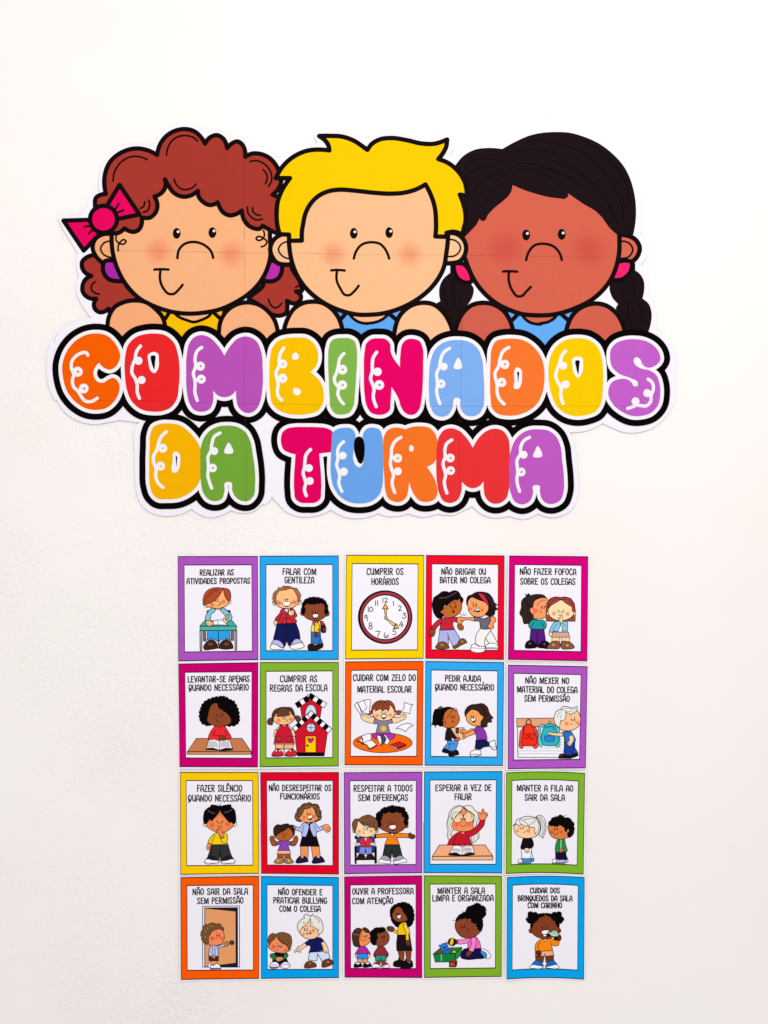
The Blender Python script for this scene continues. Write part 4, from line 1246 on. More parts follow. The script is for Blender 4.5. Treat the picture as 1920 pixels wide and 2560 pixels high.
Q('mouth'); S('1A0708', "745,1095 860,1080 840,1135 800,1165 765,1140", 8); S('FFFFFF', "755,1098 850,1088 832,1120 775,1124", 0)
Q('hair'); S('93452C', "565,1040 570,920 640,830 740,795 820,805 900,795 980,850 1025,950 1020,1030* 990,960 910,860* 915,940 885,1010* 860,970 770,1010* 760,980 630,1010* 640,960 600,980", 12)
for s_ in ("820,810 720,880 650,980", "830,815 790,900 770,970", "840,815 860,900 850,970", "740,810 640,880 600,950"): K(s_, 8)
P('printed_paper')
Q('loose_sheet', 0); S('F7F3FC', "420,795 530,785 515,1000 520,1040 380,1025", 11)
Q('loose_sheet', 1); S('F7F3FC', "L 222,885 280,832 370,1045 330,1060", 11); S('F7F3FC', "L 290,845 410,790 468,950 378,1025", 11)
Q('loose_sheet', 2); S('F7F3FC', "1205,835* 1290,865 1375,878* 1330,950 1318,1060* 1230,1035 1155,1025* 1200,940", 11)
Q('loose_sheet', 3); S('F7F3FC', "1045,1350* 1150,1280 1260,1250 1340,1260 1382,1290* 1290,1340 1228,1415* 1140,1360", 11)
P('printed_book', 0); S('F7F3FC', "365,1500* 450,1465 540,1450* 555,1530 540,1580* 440,1620 395,1640* 390,1570", 11); S('F7F3FC', "270,1580* 380,1555* 390,1650* 340,1600", 11); S('F7F3FC', "395,1645* 500,1590 570,1580* 660,1670* 515,1745* 470,1680", 11); K("265,1605 340,1620 385,1660 450,1660 515,1755 665,1685", 14)
P('printed_book', 1); S('D0202E', "L 935,1670 1115,1610 1240,1665 1070,1730", 11); S('E8DADA', "L 935,1675 1070,1735 1070,1755 935,1695", 9); S('A8182A', "L 1070,1732 1240,1668 1235,1695 1075,1758", 9)
end_thing()

card(2, 4, '2FA8EF', 'blue bordered card reading PEDIR AJUDA QUANDO NECESSÁRIO, two children carrying a cardboard box',
     [(42, 18), (1595, 40), (1572, 2088), (28, 2082)], [(165, 205), (1462, 222), (1448, 1905), (155, 1892)],
     [("PEDIR AJUDA", 428, 1138, 295, 130, 5), ("QUANDO NECESSÁRIO", 228, 1400, 465, 132, 10)], margins=(18, 20, 20, 24), lift=(0, 0, 1.0, 1.2))
P('printed_girl', 0)
Q('trousers'); S('4A94E0', "L 470,1590 680,1590 690,1640 640,1780 500,1800 390,1750 480,1640", 12); K("520,1640 510,1790", 9); K("490,1660 600,1650", 8)
Q('shoe', 0); S('1A0F12', "370,1790 400,1750 500,1780 540,1830 480,1840", 10)
Q('shoe', 1); S('1A0F12', "495,1865 510,1800 600,1800 650,1770 695,1810 705,1865*", 10)
P('printed_box'); S('EFC296', "L 540,1335 808,1335 808,1560 690,1560 570,1420", 12); S('5E3B22', "L 640,1338 705,1338 700,1445 642,1445", 9); K("L 680,1450 680,1540", 7)
P('printed_girl', 0)
Q('hand'); S('C0622E', "620,1560 660,1530 710,1525 715,1580 670,1600 630,1590", 10)
Q('jumper'); S('231A1E', "L 465,1350 540,1345 590,1430 660,1530 615,1565 560,1520 560,1580 430,1580 440,1450", 12)
P('printed_girl', 0)
S('C9682F', "400,1200 420,1050 520,960 620,970 690,1060 715,1180 680,1260 600,1320 480,1335 400,1310")
S('C9682F', "400,1160 385,1190 400,1230 430,1240", 9)
eyes(562, 1118, 610, 1112, 13, 18); line("565,1160 595,1140 625,1155", "470,1135 520,1080 570,980 600,955", "420,1200 440,1240 430,1290", "600,985 645,1020")
Q('mouth'); D('1A0708', 582, 1210, 14, 20)
Q('hair'); S('0C0608', "300,960 240,970 200,1060 180,1230 165,1285* 215,1280 235,1340* 250,1290 290,1280 330,1310* 395,1300* 385,1180 410,1060 480,970 600,955* 520,925 400,940", 10); K("590,950 640,945 680,1000 705,1000", 9)
Q('hair_tie'); S('6A5468', "L 290,940 340,912 380,920 350,965 320,970", 8)
P('printed_girl', 1)
Q('trousers'); S('141B4C', "L 1040,1580 1240,1580 1290,1620 1310,1700 1180,1720 1140,1760 1020,1750", 12)
Q('shoe', 0); S('F6F3FA', "925,1870 940,1815 1000,1780 1130,1790 1140,1875*", 12); K("L 920,1862 1140,1862", 10)
Q('shoe', 1); S('F6F3FA', "L 1300,1620 1410,1580 1450,1760 1390,1775 1310,1700", 12); K("1320,1700 1390,1720 1445,1700", 9)
Q('shirt'); S('8C38A8', "1040,1325 1150,1320 1220,1400 1260,1570* 1050,1575* 1030,1450 985,1400 1000,1370", 12); K("1020,1430 1110,1370", 10)
Q('arm', 0); S('F09858', "980,1355 850,1395 820,1370 740,1390 730,1430 790,1450 830,1440 990,1385", 11); K("740,1400 790,1420", 8); K("745,1430 790,1440", 8)
Q('arm', 1); S('F4A062', "1010,1400 860,1440 790,1460 780,1510 820,1540 870,1510 1020,1430", 11); K("790,1480 830,1490", 8); K("795,1510 840,1515", 8)
Q('hair'); S('3A241C', "830,1110* 820,1020 870,930 960,880 1060,870 1160,855 1260,920 1310,1050 1385,1145* 1350,1160 1355,1225* 1270,1240 1265,1310* 1190,1330* 1130,1290 1140,1100 900,1000", 12)
P('printed_girl', 1)
S('F4A05E', "850,1060 870,1000 960,975 1080,1010 1140,1080 1190,1110 1180,1160 1140,1210 1130,1290 1050,1300 940,1270 860,1190")
eyes(942, 1110, 990, 1108, 12, 18); line("945,1140 970,1125 1000,1138", "915,1055 930,1048", "970,1035 985,1038", "1170,1150 1190,1140")
Q('mouth'); S('1A0708', "935,1180 1030,1150 1030,1200 1005,1230 965,1215", 9); S('FFFFFF', "942,1180 1025,1155 1020,1180 960,1200", 0)
Q('hair', 1); S('3A241C', "850,1060 870,980 950,900 1060,880 1180,920 1200,1050 1190,1110* 1140,1085 1080,1010 960,975", 10); K("1040,940 1050,990", 9, '14090B'); K("1100,900 1200,980 1260,1100", 8, '14090B')
end_thing()

card(2, 5, 'AE54C0', 'purple bordered card reading NÃO MEXER NO MATERIAL DO COLEGA SEM PERMISSÃO with backpacks',
     [(25, 88), (1600, 120), (1563, 2135), (22, 2148)], [(152, 270), (1465, 295), (1435, 1950), (150, 1962)],
     [("NÃO MEXER NO", 368, 1240, 335, 130, 12), ("MATERIAL DO COLEGA", 203, 1403, 510, 132, 15), ("SEM PERMISSÃO", 348, 1250, 690, 130, 8)], margins=(28, 26, 16, 20), lift=(3.4, 1.0, 0.8, 1.6))
P('printed_locker'); S('F4F1FA', "L 215,1320 1140,1320 1140,1920 225,1920", 13)
for y in range(1385, 1900, 58): K("L 235,%d 1120,%d" % (y, y), 7, '8C8894')
Q('coat_rail'); S('E4A474', "L 200,1150 960,1145 1000,1310 205,1315", 13)
P('printed_backpack', 0)
D(None, 438, 1230, 48, 60, w=22, line='5A2230')
Q('strap', 0); S('E84A42', "340,1320 280,1400 255,1560 260,1720 300,1750 340,1690 320,1500", 12)
Q('strap', 1); S('E84A42', "530,1310 580,1340 610,1480 610,1720 570,1750 520,1700 570,1500", 12)
P('printed_backpack', 0); S('F42C18', "350,1300 400,1265 450,1260 500,1280 540,1400 590,1650 560,1680 440,1695 300,1670 310,1560 330,1440", 13); S('F8381C', "345,1400 360,1310 430,1262 500,1290 545,1400 545,1460 440,1450 340,1460", 11); K("420,1455 420,1490 440,1510 458,1490 458,1455", 11); K("360,1555 500,1550 515,1580", 14)
P('printed_backpack', 1)
Q('strap', 0); S('6ACAD0', "750,1280 670,1275 630,1350 625,1500 650,1680 690,1710 720,1670 680,1560 670,1420 690,1330 740,1310", 11)
Q('strap', 1); S('6ACAD0', "940,1290 1010,1300 1050,1420 1055,1560 1030,1710 1000,1715 950,1680 1010,1560 1000,1420", 11)
P('printed_backpack', 1); S('30B4C0', "850,1245 930,1270 990,1400 1030,1600 1000,1660 850,1690 720,1665 690,1580 710,1400 770,1280", 13); K("765,1335 930,1335 925,1370", 15); S('2C80E0', "L 750,1495 950,1490 945,1580 920,1605 780,1602 755,1575", 11); S('A8B4BC', "L 838,1200 865,1200 865,1250 838,1250", 9)
P('printed_boy')
Q('shoe', 0); S('1C1218', "1180,1860 1380,1830 1420,1865 1360,1910 1240,1920", 10)
Q('shoe', 1); S('1C1218', "1030,1940* 1040,1880 1090,1845 1180,1880 1280,1890 1278,1942*", 10); D('4A3A50', 1090, 1880, 24, 18)
Q('trousers'); S('1E46A8', "L 1150,1620 1350,1620 1345,1720 1410,1830 1300,1860 1310,1890 1160,1880 1130,1830", 12); S('1C3E9A', "L 1150,1620 1330,1620 1330,1700 1290,1880 1150,1870 1130,1800", 11)
Q('shirt'); S('2E6CC8', "1160,1410 1270,1410 1320,1480 1360,1600 1340,1630* 1150,1625* 1150,1510* 1105,1500* 1100,1425*", 12)
Q('arm', 0); S(SK, "910,1430 1105,1425* 1110,1500* 950,1490 870,1480 820,1460 815,1420 860,1410", 11); K("830,1440 870,1420", 8); K("850,1460 890,1440", 8)
Q('arm', 1); S(SK, "1240,1500 1300,1480 1330,1560 1290,1650 1265,1690 1220,1690 1195,1640 1240,1590", 11); K("1215,1630 1220,1680", 8); K("1240,1640 1245,1690", 8)
P('printed_boy')
S('FFC494', "990,1300 970,1150 1050,1000 1250,980 1400,1010 1455,1110 1450,1250 1380,1340 1210,1395 1070,1365")
cheek(1187, 1252, 65, 'F0705A'); cheek(1398, 1235, 55, 'F0705A'); eyes(1283, 1170, 1345, 1168, 12, 18); line("1280,1205 1315,1188 1355,1205", "1260,1250 1300,1275", "1258,1100 1280,1092", "1335,1132 1355,1135")
Q('hair'); S('EDEAE6', "955,1240 960,1060 1000,1000 1070,975* 1110,920 1180,915 1300,945 1385,910* 1395,970 1340,1035 1260,1060 1165,1020* 1160,1150 1120,1200* 1100,1190 1050,1330* 1010,1310", 12)
for s_ in ("1070,980 1200,950 1320,970 1380,950", "1080,985 1200,1010 1300,1010", "1000,1140 1030,1060 1070,1020", "1060,1140 1090,1080", "1050,1230 1075,1180"): K(s_, 8)
end_thing()

# ---- row 3
card(3, 1, 'FFC800', 'yellow bordered card reading FAZER SILÊNCIO QUANDO NECESSÁRIO, boy with finger on his lips',
     [(82, 88), (1632, 92), (1645, 2098), (92, 2118)], [(210, 268), (1507, 270), (1515, 1922), (220, 1932)],
     [("FAZER SILÊNCIO", 415, 1310, 345, 138), ("QUANDO NECESSÁRIO", 238, 1485, 542, 135)], margins=(24, 18, 28, 18), lift=(1.4, 1.0, 0, 0))
P('printed_boy')
Q('trousers'); S('2E3230', "L 700,1520 1030,1520 1065,1650 1105,1760 1060,1850 880,1850 868,1650 855,1850 680,1830 630,1760 680,1620", 13); K("L 868,1540 868,1650", 9)
K("L 675,1640 710,1640 710,1690 670,1690", 9); K("L 1030,1640 1060,1640", 9)
Q('shoe', 0); S('1E1A28', "600,1815 640,1760 720,1745 800,1790 850,1850 760,1840", 11); S('F8F5FC', "560,1870 600,1815 720,1830 850,1860 840,1890 740,1902 580,1890", 11); K("565,1872 700,1895 845,1870", 8)
Q('shoe', 1); S('1E1A28', "900,1850 950,1780 1030,1740 1110,1765 1140,1815 1020,1830", 11); S('F8F5FC', "885,1870 1010,1835 1140,1815 1175,1860 1160,1885 1030,1902 900,1890", 11); K("890,1872 1040,1895 1170,1870", 8)
Q('hand', 0); S('EE8C58', "640,1490 700,1510 690,1560 670,1620 640,1635 610,1600 615,1540", 11); K("655,1565 660,1590 680,1585", 8)
Q('shirt'); S('F4CC10', "790,1295 940,1285 1000,1310 1020,1400 1010,1480 1025,1520* 700,1525* 690,1510 640,1490 690,1380", 13); K("780,1345 730,1430 705,1510", 11); K("850,1300 880,1400 930,1490 980,1500 1010,1470", 11); K("870,1405 930,1395 960,1360", 10)
P('printed_boy')
S('F6DCD0', "580,1090 545,1095 550,1150 600,1170", 10); S('F6DCD0', "1150,1080 1192,1085 1190,1150 1140,1170", 10)
S('F28A52', "600,1130 650,1060 780,950 870,830 960,960 1060,1060 1140,1130 1080,1210 960,1275 800,1275 680,1220", 12)
cheek(718, 1140, 75); cheek(1020, 1125, 75); eyes(812, 1066, 922, 1066, 16, 16); line("825,1115 872,1088 920,1112", "815,1145 835,1170 860,1170", "785,1000 805,990", "910,990 935,998", "865,850 850,920 820,970", "880,860 890,930 900,970")
Q('hand', 1); S('F28A52', "865,1165 885,1148 905,1165 910,1230 920,1290 960,1360* 890,1405* 860,1330 815,1290 815,1220 860,1205", 11); K("820,1225 850,1225", 8); K("825,1250 850,1250", 8); K("830,1275 850,1275", 8)
Q('hair'); S('080608', "560,1110* 540,1020 550,930* 560,880 620,810 690,770* 690,750 780,745 865,765 980,742 1090,745 1095,785* 1160,840 1175,890* 1185,960 1180,1080 1140,1130* 1100,1085 1060,1090* 1000,1030 945,960 900,900 870,830* 840,900 780,980 700,1065* 680,1030 600,1120*", 8)
K("640,850 700,890 760,905", 26, '4A3A44'); K("960,890 1040,870 1100,830", 26, '4A3A44'); K("870,765 845,730", 8); K("875,765 890,715", 8)
end_thing()

card(3, 2, 'E20424', 'red bordered card reading NÃO DESRESPEITAR OS FUNCIONÁRIOS, child and curly haired teacher',
     [(62, 92), (1617, 90), (1615, 2115), (80, 2098)], [(195, 268), (1488, 268), (1488, 1930), (205, 1918)],
     [("NÃO DESRESPEITAR OS", 225, 1467, 342, 128), ("FUNCIONÁRIOS", 452, 1240, 510, 126)], margins=(14, 20, 26, 18), lift=(0, 1.2, 0.4, 0))
P('printed_teacher')
Q('leg', 0); S('F2955A', "L 858,1550 1015,1550 1005,1800 860,1800", 12); Q('leg', 1); S('F2955A', "L 1065,1550 1225,1550 1250,1790 1100,1790", 12)
Q('shoe', 0); S('181840', "762,1860 800,1790 850,1745* 870,1790 905,1795 925,1745* 990,1800 1012,1860*", 11)
Q('shoe', 1); S('181840', "1082,1865 1120,1790 1165,1745* 1185,1795 1230,1800 1245,1745* 1300,1790 1340,1865*", 11)
Q('hand', 0); S('F6C29A', "690,1140 740,1150 780,1190 750,1220 700,1190", 10)
Q('hand', 1); S('F39A60', "1280,1165 1340,1130 1390,1130 1440,1180 1445,1240 1380,1285 1330,1240 1290,1215", 11); K("1380,1190 1440,1210", 8); K("1370,1220 1420,1260", 8)
Q('dress'); S('100A14', "950,1095 1110,1095 1170,1350 1230,1560* 840,1555* 890,1360", 11)
Q('cardigan'); S('B6BEF0', "920,1095 990,1105 965,1370* 880,1365* 880,1300 755,1235* 760,1160* 840,1195*", 12); S('B6BEF0', "1070,1105 1130,1095 1210,1190* 1285,1155* 1310,1225* 1170,1280* 1165,1365* 1110,1365*", 12); K("925,1130 890,1300", 9); K("1115,1130 1170,1280", 9)
Q('hair'); SC('71512E', "1085,740 1040,695 980,720 900,730 860,790 800,820 790,890 750,950 760,1020 800,1060 900,1050 1100,1060 1210,1050 1260,1010 1255,930 1260,870 1220,830 1220,770 1150,725", 12, 0.2)
P('printed_teacher')
S('F7BE96', "L 985,1085 1060,1085 1020,1115", 8)
S('F79F64', "830,1000 890,920 910,840 1010,810 1080,760 1130,820 1150,900 1180,960 1205,1000 1150,1050 1040,1085 920,1070", 11)
cheek(925, 985, 55, 'E8683A'); cheek(1130, 975, 55, 'E8683A'); eyes(988, 912, 1046, 910, 13, 18); line("985,945 1015,930 1050,945", "970,870 985,868", "1040,858 1058,858")
Q('mouth'); S('1A0708', "990,985 1095,945 1085,1000 1050,1040 1010,1020", 8); S('FFFFFF', "1000,980 1088,955 1080,985 1010,1005", 0)
Q('hair', 1); S('71512E', "1085,740* 1060,790 1000,815 920,820* 910,880 870,940 835,970 800,960 820,860 900,760 1000,720", 10); S('71512E', "1085,740* 1120,820 1160,830 1150,900 1170,950 1230,970 1240,880 1200,790 1130,730", 10)
P('printed_child')
S('A85524', "L 400,1700 525,1700 520,1780 400,1780", 10); S('A85524', "L 540,1700 655,1700 660,1780 545,1780", 10)
Q('shoe', 0); S('A87848', "335,1875 390,1800 460,1775 520,1800 520,1885* 430,1898", 11); D('F0C070', 413, 1840, 20, 18)
Q('shoe', 1); S('A87848', "545,1880 550,1790 610,1775 680,1810 722,1880* 630,1898", 11); D('F0C070', 628, 1840, 20, 18)
Q('shorts'); S('F2BE92', "L 415,1640 650,1640 655,1705 405,1710", 11)
Q('arm', 0); S('9C5024', "380,1470 380,1540 310,1545 260,1450 250,1390 290,1350 330,1370 350,1430", 11)
Q('arm', 1); S('9C5024', "665,1470 665,1540 740,1545 800,1460 805,1390 770,1350 730,1380 710,1440", 11)
Q('shirt'); S('8A44B4', "440,1455 630,1455 670,1470* 655,1535* 610,1520* 640,1640* 410,1640* 460,1520* 390,1535* 380,1470*", 12)
P('printed_child')
S('B6602C', "360,1370 430,1300 560,1220 620,1170 690,1250 710,1350 650,1420 530,1455 430,1430", 11)
line("485,1315 505,1300 520,1315", "550,1320 570,1305 585,1322", "500,1365 540,1340 570,1360", "500,1385 540,1385")
Q('hair'); S('34201A', "365,1390* 325,1290 340,1180 400,1130 470,1140* 540,1118 620,1120 640,1140* 700,1140 740,1230 730,1330 705,1370* 700,1280 620,1180* 560,1230 440,1300 370,1360", 11)
end_thing()

card(3, 3, 'AC53BE', 'purple bordered card reading RESPEITAR A TODOS SEM DIFERENÇAS, boy in wheelchair with friend',
     [(12, 95), (1562, 82), (1558, 2088), (20, 2105)], [(140, 272), (1435, 265), (1430, 1908), (148, 1920)],
     [("RESPEITAR A TODOS", 200, 1375, 350, 135, -8), ("SEM DIFERENÇAS", 290, 1282, 535, 132, -6)], margins=(28, 16, 26, 22), lift=(1.6, 1.2, 0, 0))
P('printed_boy', 0)
Q('trousers'); S('2A3230', "L 825,1520 1110,1520 1165,1740 980,1780 962,1640 945,1800 780,1740", 13)
Q('shoe', 0); S('A8A4B8', "740,1790 800,1740 880,1760 945,1850 850,1850 720,1820", 11); S('F8F5FC', "680,1865 720,1815 840,1835 945,1860 930,1885 800,1892", 11)
Q('shoe', 1); S('A8A4B8', "990,1840 1050,1770 1140,1740 1210,1800 1100,1840", 11); S('F8F5FC', "990,1870 1100,1835 1220,1800 1258,1860 1150,1885 1000,1890", 11)
Q('hand'); S('7A3C22', "1290,1310 1335,1290 1350,1315 1400,1330 1420,1360 1385,1410 1320,1400 1290,1375", 11); K("1350,1350 1420,1360", 9); K("1340,1380 1390,1390", 8)
Q('jumper'); S('FA8410', "640,1320* 900,1300 1050,1300 1290,1310* 1290,1385* 1060,1385* 1110,1525* 820,1525* 880,1380* 640,1390*", 13)
S('F4F0FA', "L 925,1310 1010,1310 965,1365", 9); K("L 910,1300 965,1370 1040,1300", 11); S('F0A080', "1010,1385 1040,1385 1035,1420 1010,1430 990,1400", 8)
P('printed_boy', 0)
S(SKB, "1240,1140 1285,1140 1275,1185 1230,1190", 9)
S('8C4628', "700,1160 740,1040 770,900 870,870 1000,850 1130,885 1210,980 1240,1130 1220,1190 1120,1270 980,1295 830,1260", 12)
eyes(916, 1085, 1020, 1085, 12, 16); line("930,1130 970,1105 1010,1130", "885,1155 970,1165 1065,1150")
Q('mouth'); S('1A0708', "900,1165 1050,1155 1020,1215 980,1245 930,1215", 8); S('FFFFFF', "910,1168 1042,1160 1025,1200 925,1202", 0)
Q('hair'); SC('0A0506', "690,1180 680,1060 650,960 680,890 730,870 780,810 860,790 920,770 960,752 1020,770 1080,775 1150,790 1210,800 1220,860 1270,930 1290,980 1270,1050 1280,1120 1230,1150 1220,1000 1150,890 1060,870 900,870 780,900 760,980 730,1060 730,1180", 8, 0.2)
P('printed_wheelchair')
S('100A12', "L 225,1560 265,1560 262,1900 232,1900", 8); S('100A12', "L 620,1560 660,1560 660,1895 622,1895", 8); S('100A12', "L 265,1790 620,1790 620,1825 265,1830", 6); S('1A1420', "L 265,1650 620,1650 620,1680 265,1680", 5)
S('100A12', "L 230,1350 270,1350 275,1410 230,1410", 6); S('100A12', "L 615,1330 650,1330 650,1400 615,1400", 6)
Q('chair_back'); S('1B48A0', "L 265,1375 620,1370 620,1640 265,1650", 11)
P('printed_boy', 1)
Q('trousers'); S('7F8CE0', "L 335,1560 560,1560 575,1700 460,1720 440,1600 430,1720 305,1700", 12)
Q('shoe', 0); S('2A1612', "275,1800 300,1730 370,1710 430,1760 435,1800*", 10); Q('shoe', 1); S('2A1612', "455,1800 470,1740 540,1710 600,1750 615,1800*", 10)
Q('jacket'); S('C83040', "370,1390 520,1385 590,1480 540,1500 540,1560 440,1570 350,1560 350,1500 300,1490", 12); S('F4F0FA', "L 420,1390 475,1390 445,1470", 8); K("L 445,1470 440,1560", 10)
Q('hand', 0); S('FBE6D4', "245,1510 280,1485 330,1500 350,1530 310,1545 250,1540", 9); Q('hand', 1); S('FBE6D4', "530,1510 580,1485 630,1495 640,1530 600,1545 545,1535", 9)
for x in (285, 310, 575, 605): K("%d,1510 %d,1540" % (x, x - 3), 8)
P('printed_boy', 1)
S(SK, "230,1230 190,1235 200,1285 240,1285", 9); S(SK, "660,1220 695,1230 685,1280 640,1285", 9)
S('FFDCAC', "240,1200 280,1040 350,1100 450,1180 600,1190 650,1230 640,1290 560,1350 450,1375 330,1350 250,1290", 11)
cheek(320, 1265, 60, 'F47C64'); cheek(552, 1250, 60, 'F47C64'); eyes(400, 1207, 482, 1207, 12, 15); line("405,1250 445,1225 485,1245", "390,1270 410,1310 430,1310")
Q('hair'); S('7A5034', "230,1290* 190,1200 185,1090 240,1015* 290,1020 380,970 510,940 600,980 660,1030 690,1130 680,1220 650,1270* 610,1200 590,1170 540,1185* 480,1150 420,1140* 350,1090 290,1030* 280,1120 260,1200", 12)
for s_ in ("380,1060 400,1100 420,1110", "450,1060 480,1130 520,1110", "590,1080 610,1140", "430,985 500,975"): K(s_, 8)
end_thing()

card(3, 4, '1DA5EC', 'blue bordered card reading ESPERAR A VEZ DE FALAR, girl in glasses raising her hand',
     [(15, 80), (1563, 70), (1555, 2088), (12, 2085)], [(142, 258), (1435, 255), (1428, 1905), (142, 1903)],
     [("ESPERAR A VEZ DE", 235, 1350, 338, 132, -2), ("FALAR", 615, 960, 512, 135)], margins=(16, 24, 26, 18), lift=(0, 1.2, 1.8, 0))
P('printed_girl')
Q('hair'); S('ECE8DC', "800,780* 880,750 960,770 1020,850 1080,900 1090,1010 1050,1100 1090,1250 1100,1380 1050,1440 970,1500* 900,1300 700,1280 560,1380 510,1440* 475,1350 490,1250 465,1150 490,1000 520,880 600,790 720,752", 12)
for s_ in ("520,960 490,1150 530,1250 500,1380", "560,1000 540,1150 570,1230 540,1340", "600,1230 560,1290 560,1370", "1010,930 1030,1000 990,1090 1020,1160", "1000,1350 1000,1450", "1060,1300 1080,1400", "950,1370 960,1480"): K(s_, 8)
Q('jumper'); S('C4182E', "720,1275 860,1275 1000,1200 1080,1130 1120,1035* 1220,1035* 1200,1140 1120,1240 1030,1320 910,1370* 960,1530* 475,1530* 520,1430 600,1340", 13); K("680,1330 620,1420 595,1530", 11); K("870,1330 930,1430 950,1520", 11)
P('printed_girl')
S('F08C50', "745,1275 820,1275 805,1310 780,1318 755,1305", 9)
Q('hand'); S('F4905A', "1120,1030 1090,960 1085,895 1110,885 1145,920 1165,830 1190,820 1195,870 1240,890 1275,930 1250,980 1215,1030", 12); K("1195,870 1185,920", 8); K("1230,900 1215,940", 8); K("1255,930 1240,960", 8)
P('printed_girl')
S('F8905A', "600,1050 640,960 720,900 790,800 860,880 960,960 990,1050 970,1120 990,1200 900,1255 780,1265 670,1250 605,1220 570,1130", 12)
cheek(655, 1135, 65); cheek(905, 1130, 65)
Q('glasses'); D('FBC9A0', 680, 985, 108, 108, w=11); D('FBC9A0', 895, 985, 102, 105, w=11); K("655,1060 760,960", 22, 'FBDCC2'); K("860,1040 950,940", 22, 'FBDCC2'); K("775,960 790,945 800,960", 10)
eyes(747, 1020, 826, 1020, 15, 22); line("720,1105 745,1150 795,1170 835,1145 850,1105", "715,940 735,932", "825,938 845,932")
Q('hair', 1); S('ECE8DC', "790,780* 740,860 640,960 590,1040 560,1000 540,960 570,860 680,780", 10); K("760,850 660,960 600,1020", 8); K("800,785 880,850 980,920 1000,960", 16); K("840,840 920,880 960,1000", 9)
D(None, 680, 985, 108, 108, w=10)
P('printed_desk')
S('F4AC80', "L 320,1532 1220,1530 1370,1745 180,1755", 13); S('F8B68C', "L 178,1758 1375,1752 1375,1825 178,1828", 13)
Q('notebook'); S('F6F2FA', "500,1725* 595,1545* 690,1540 765,1560 860,1535 970,1545* 1015,1715* 870,1670 765,1730 640,1680", 12); K("L 765,1555 765,1735", 13)
S('1C1216', "500,1735* 520,1700 640,1690 765,1735 890,1690 1000,1695 1015,1725* 800,1745 740,1745", 4)
for i in range(3): K("%d,%d 650,%d 728,%d" % (580 - 8 * i, 1610 + 20 * i, 1608 + 20 * i, 1625 + 22 * i), 8); K("785,%d 870,%d 955,%d" % (1615 + 20 * i, 1595 + 20 * i, 1610 + 22 * i), 8)
K("790,1575 870,1560 940,1570", 8)
end_thing()

card(3, 5, '7DB32A', 'green bordered card reading MANTER A FILA AO SAIR DA SALA, two children in a line',
     [(-9, 97), (1548, 108), (1518, 2112), (-18, 2098)], [(115, 268), (1412, 280), (1388, 1922), (100, 1912)],
     [("MANTER A FILA AO", 200, 1320, 342, 130, 8), ("SAIR DA SALA", 355, 1155, 528, 132, 3)], bow=(-24, -22), margins=(22, 22, 24, 22), lift=(2.8, 0.6, 1.6, 0.6))
P('printed_girl')
Q('shoe', 0); S('2E8ED8', "480,1800 530,1785 545,1840 490,1865", 10); Q('trousers'); S('F5F2FA', "L 485,1620 525,1790 480,1800", 10); S('F5F2FA', "L 285,1590 500,1590 485,1700 475,1805 300,1800 300,1700", 12)
Q('shoe', 1); S('2E8ED8', "290,1800 380,1800 480,1805 480,1880 310,1880", 10); S('F7F4FB', "232,1880 240,1820 280,1805 320,1880*", 10); S('9A969C', "L 232,1878 480,1872 470,1895 235,1898", 7)
Q('shirt'); S('160D10', "345,1385 470,1380 515,1575 490,1590 280,1590 300,1500", 11)
Q('hand'); S('FBD8BC', "360,1600 445,1605 440,1670 400,1688 365,1660", 10); K("385,1640 385,1670", 8); K("405,1645 405,1675", 8); K("425,1640 425,1670", 8)
Q('ponytail'); S('EBE7E4', "590,975 660,945 740,1000 775,1120 770,1260 740,1340 710,1400 690,1360 650,1350 680,1200 660,1070 610,1000", 12)
for s_ in ("630,980 700,1090 720,1220 690,1350", "650,965 740,1090 750,1230 720,1330"): K(s_, 9)
P('printed_girl')
S('FFCFA0', "155,1150 200,1110 330,1140 430,1160 540,1190 560,1210 550,1260 590,1350 480,1390 350,1395 230,1350 160,1270", 12)
cheek(210, 1255, 50, 'F07A5A'); cheek(412, 1250, 50, 'F07A5A'); eyes(267, 1190, 330, 1190, 12, 17); line("262,1222 298,1205 330,1222", "330,1300 350,1280 362,1255", "440,1180 455,1230 440,1270 460,1285")
Q('hair'); S('EBE7E4', "120,1155* 170,1110 210,1030 270,1010* 360,970 460,965 580,1000* 640,1080 665,1180 640,1290 600,1345* 550,1270 555,1200 530,1180 480,1195* 430,1155 360,1165* 330,1140 230,1150* 200,1120", 12)
for s_ in ("270,1015 260,1080 330,1140", "280,1020 400,1110 450,1180", "440,1140 540,1080 590,1010", "600,1020 640,1150 600,1280 570,1300", "330,1040 450,1010 580,1000"): K(s_, 9)
Q('hair_tie'); S('7A6C90', "L 575,975 600,970 615,1000 590,1010", 7)
P('printed_boy')
Q('shoe', 0); S('BDB8EC', "1150,1830 1210,1815 1215,1860 1160,1880", 10)
Q('trousers'); S('150E38', "L 965,1660 1170,1660 1180,1740 1210,1810 1140,1840 970,1800", 10)
Q('shoe', 1); S('BDB8EC', "960,1810 1040,1825 1150,1830 1150,1880 980,1880", 10); S('F7F4FB', "905,1880 915,1820 955,1805 985,1880*", 10); S('8A868C', "L 903,1880 1150,1875 1140,1898 905,1900", 7)
Q('cardigan'); S('2E8A44', "1010,1420 1140,1415 1165,1520 1190,1660 1120,1665 970,1665 965,1560 985,1480", 12); S('74C47C', "L 1050,1420 1100,1420 1100,1605 1045,1605", 10); K("L 1045,1430 1040,1600", 10)
Q('hand'); S('D08048', "1045,1605 1110,1605 1105,1665 1070,1685 1040,1650", 10); K("1065,1640 1060,1675", 8); K("1085,1640 1085,1675", 8)
P('printed_boy')
S('DE7E42', "835,1140 930,1130 1060,1130 1150,1190 1210,1220 1220,1370 1130,1410 1020,1415 900,1370 840,1280", 12)
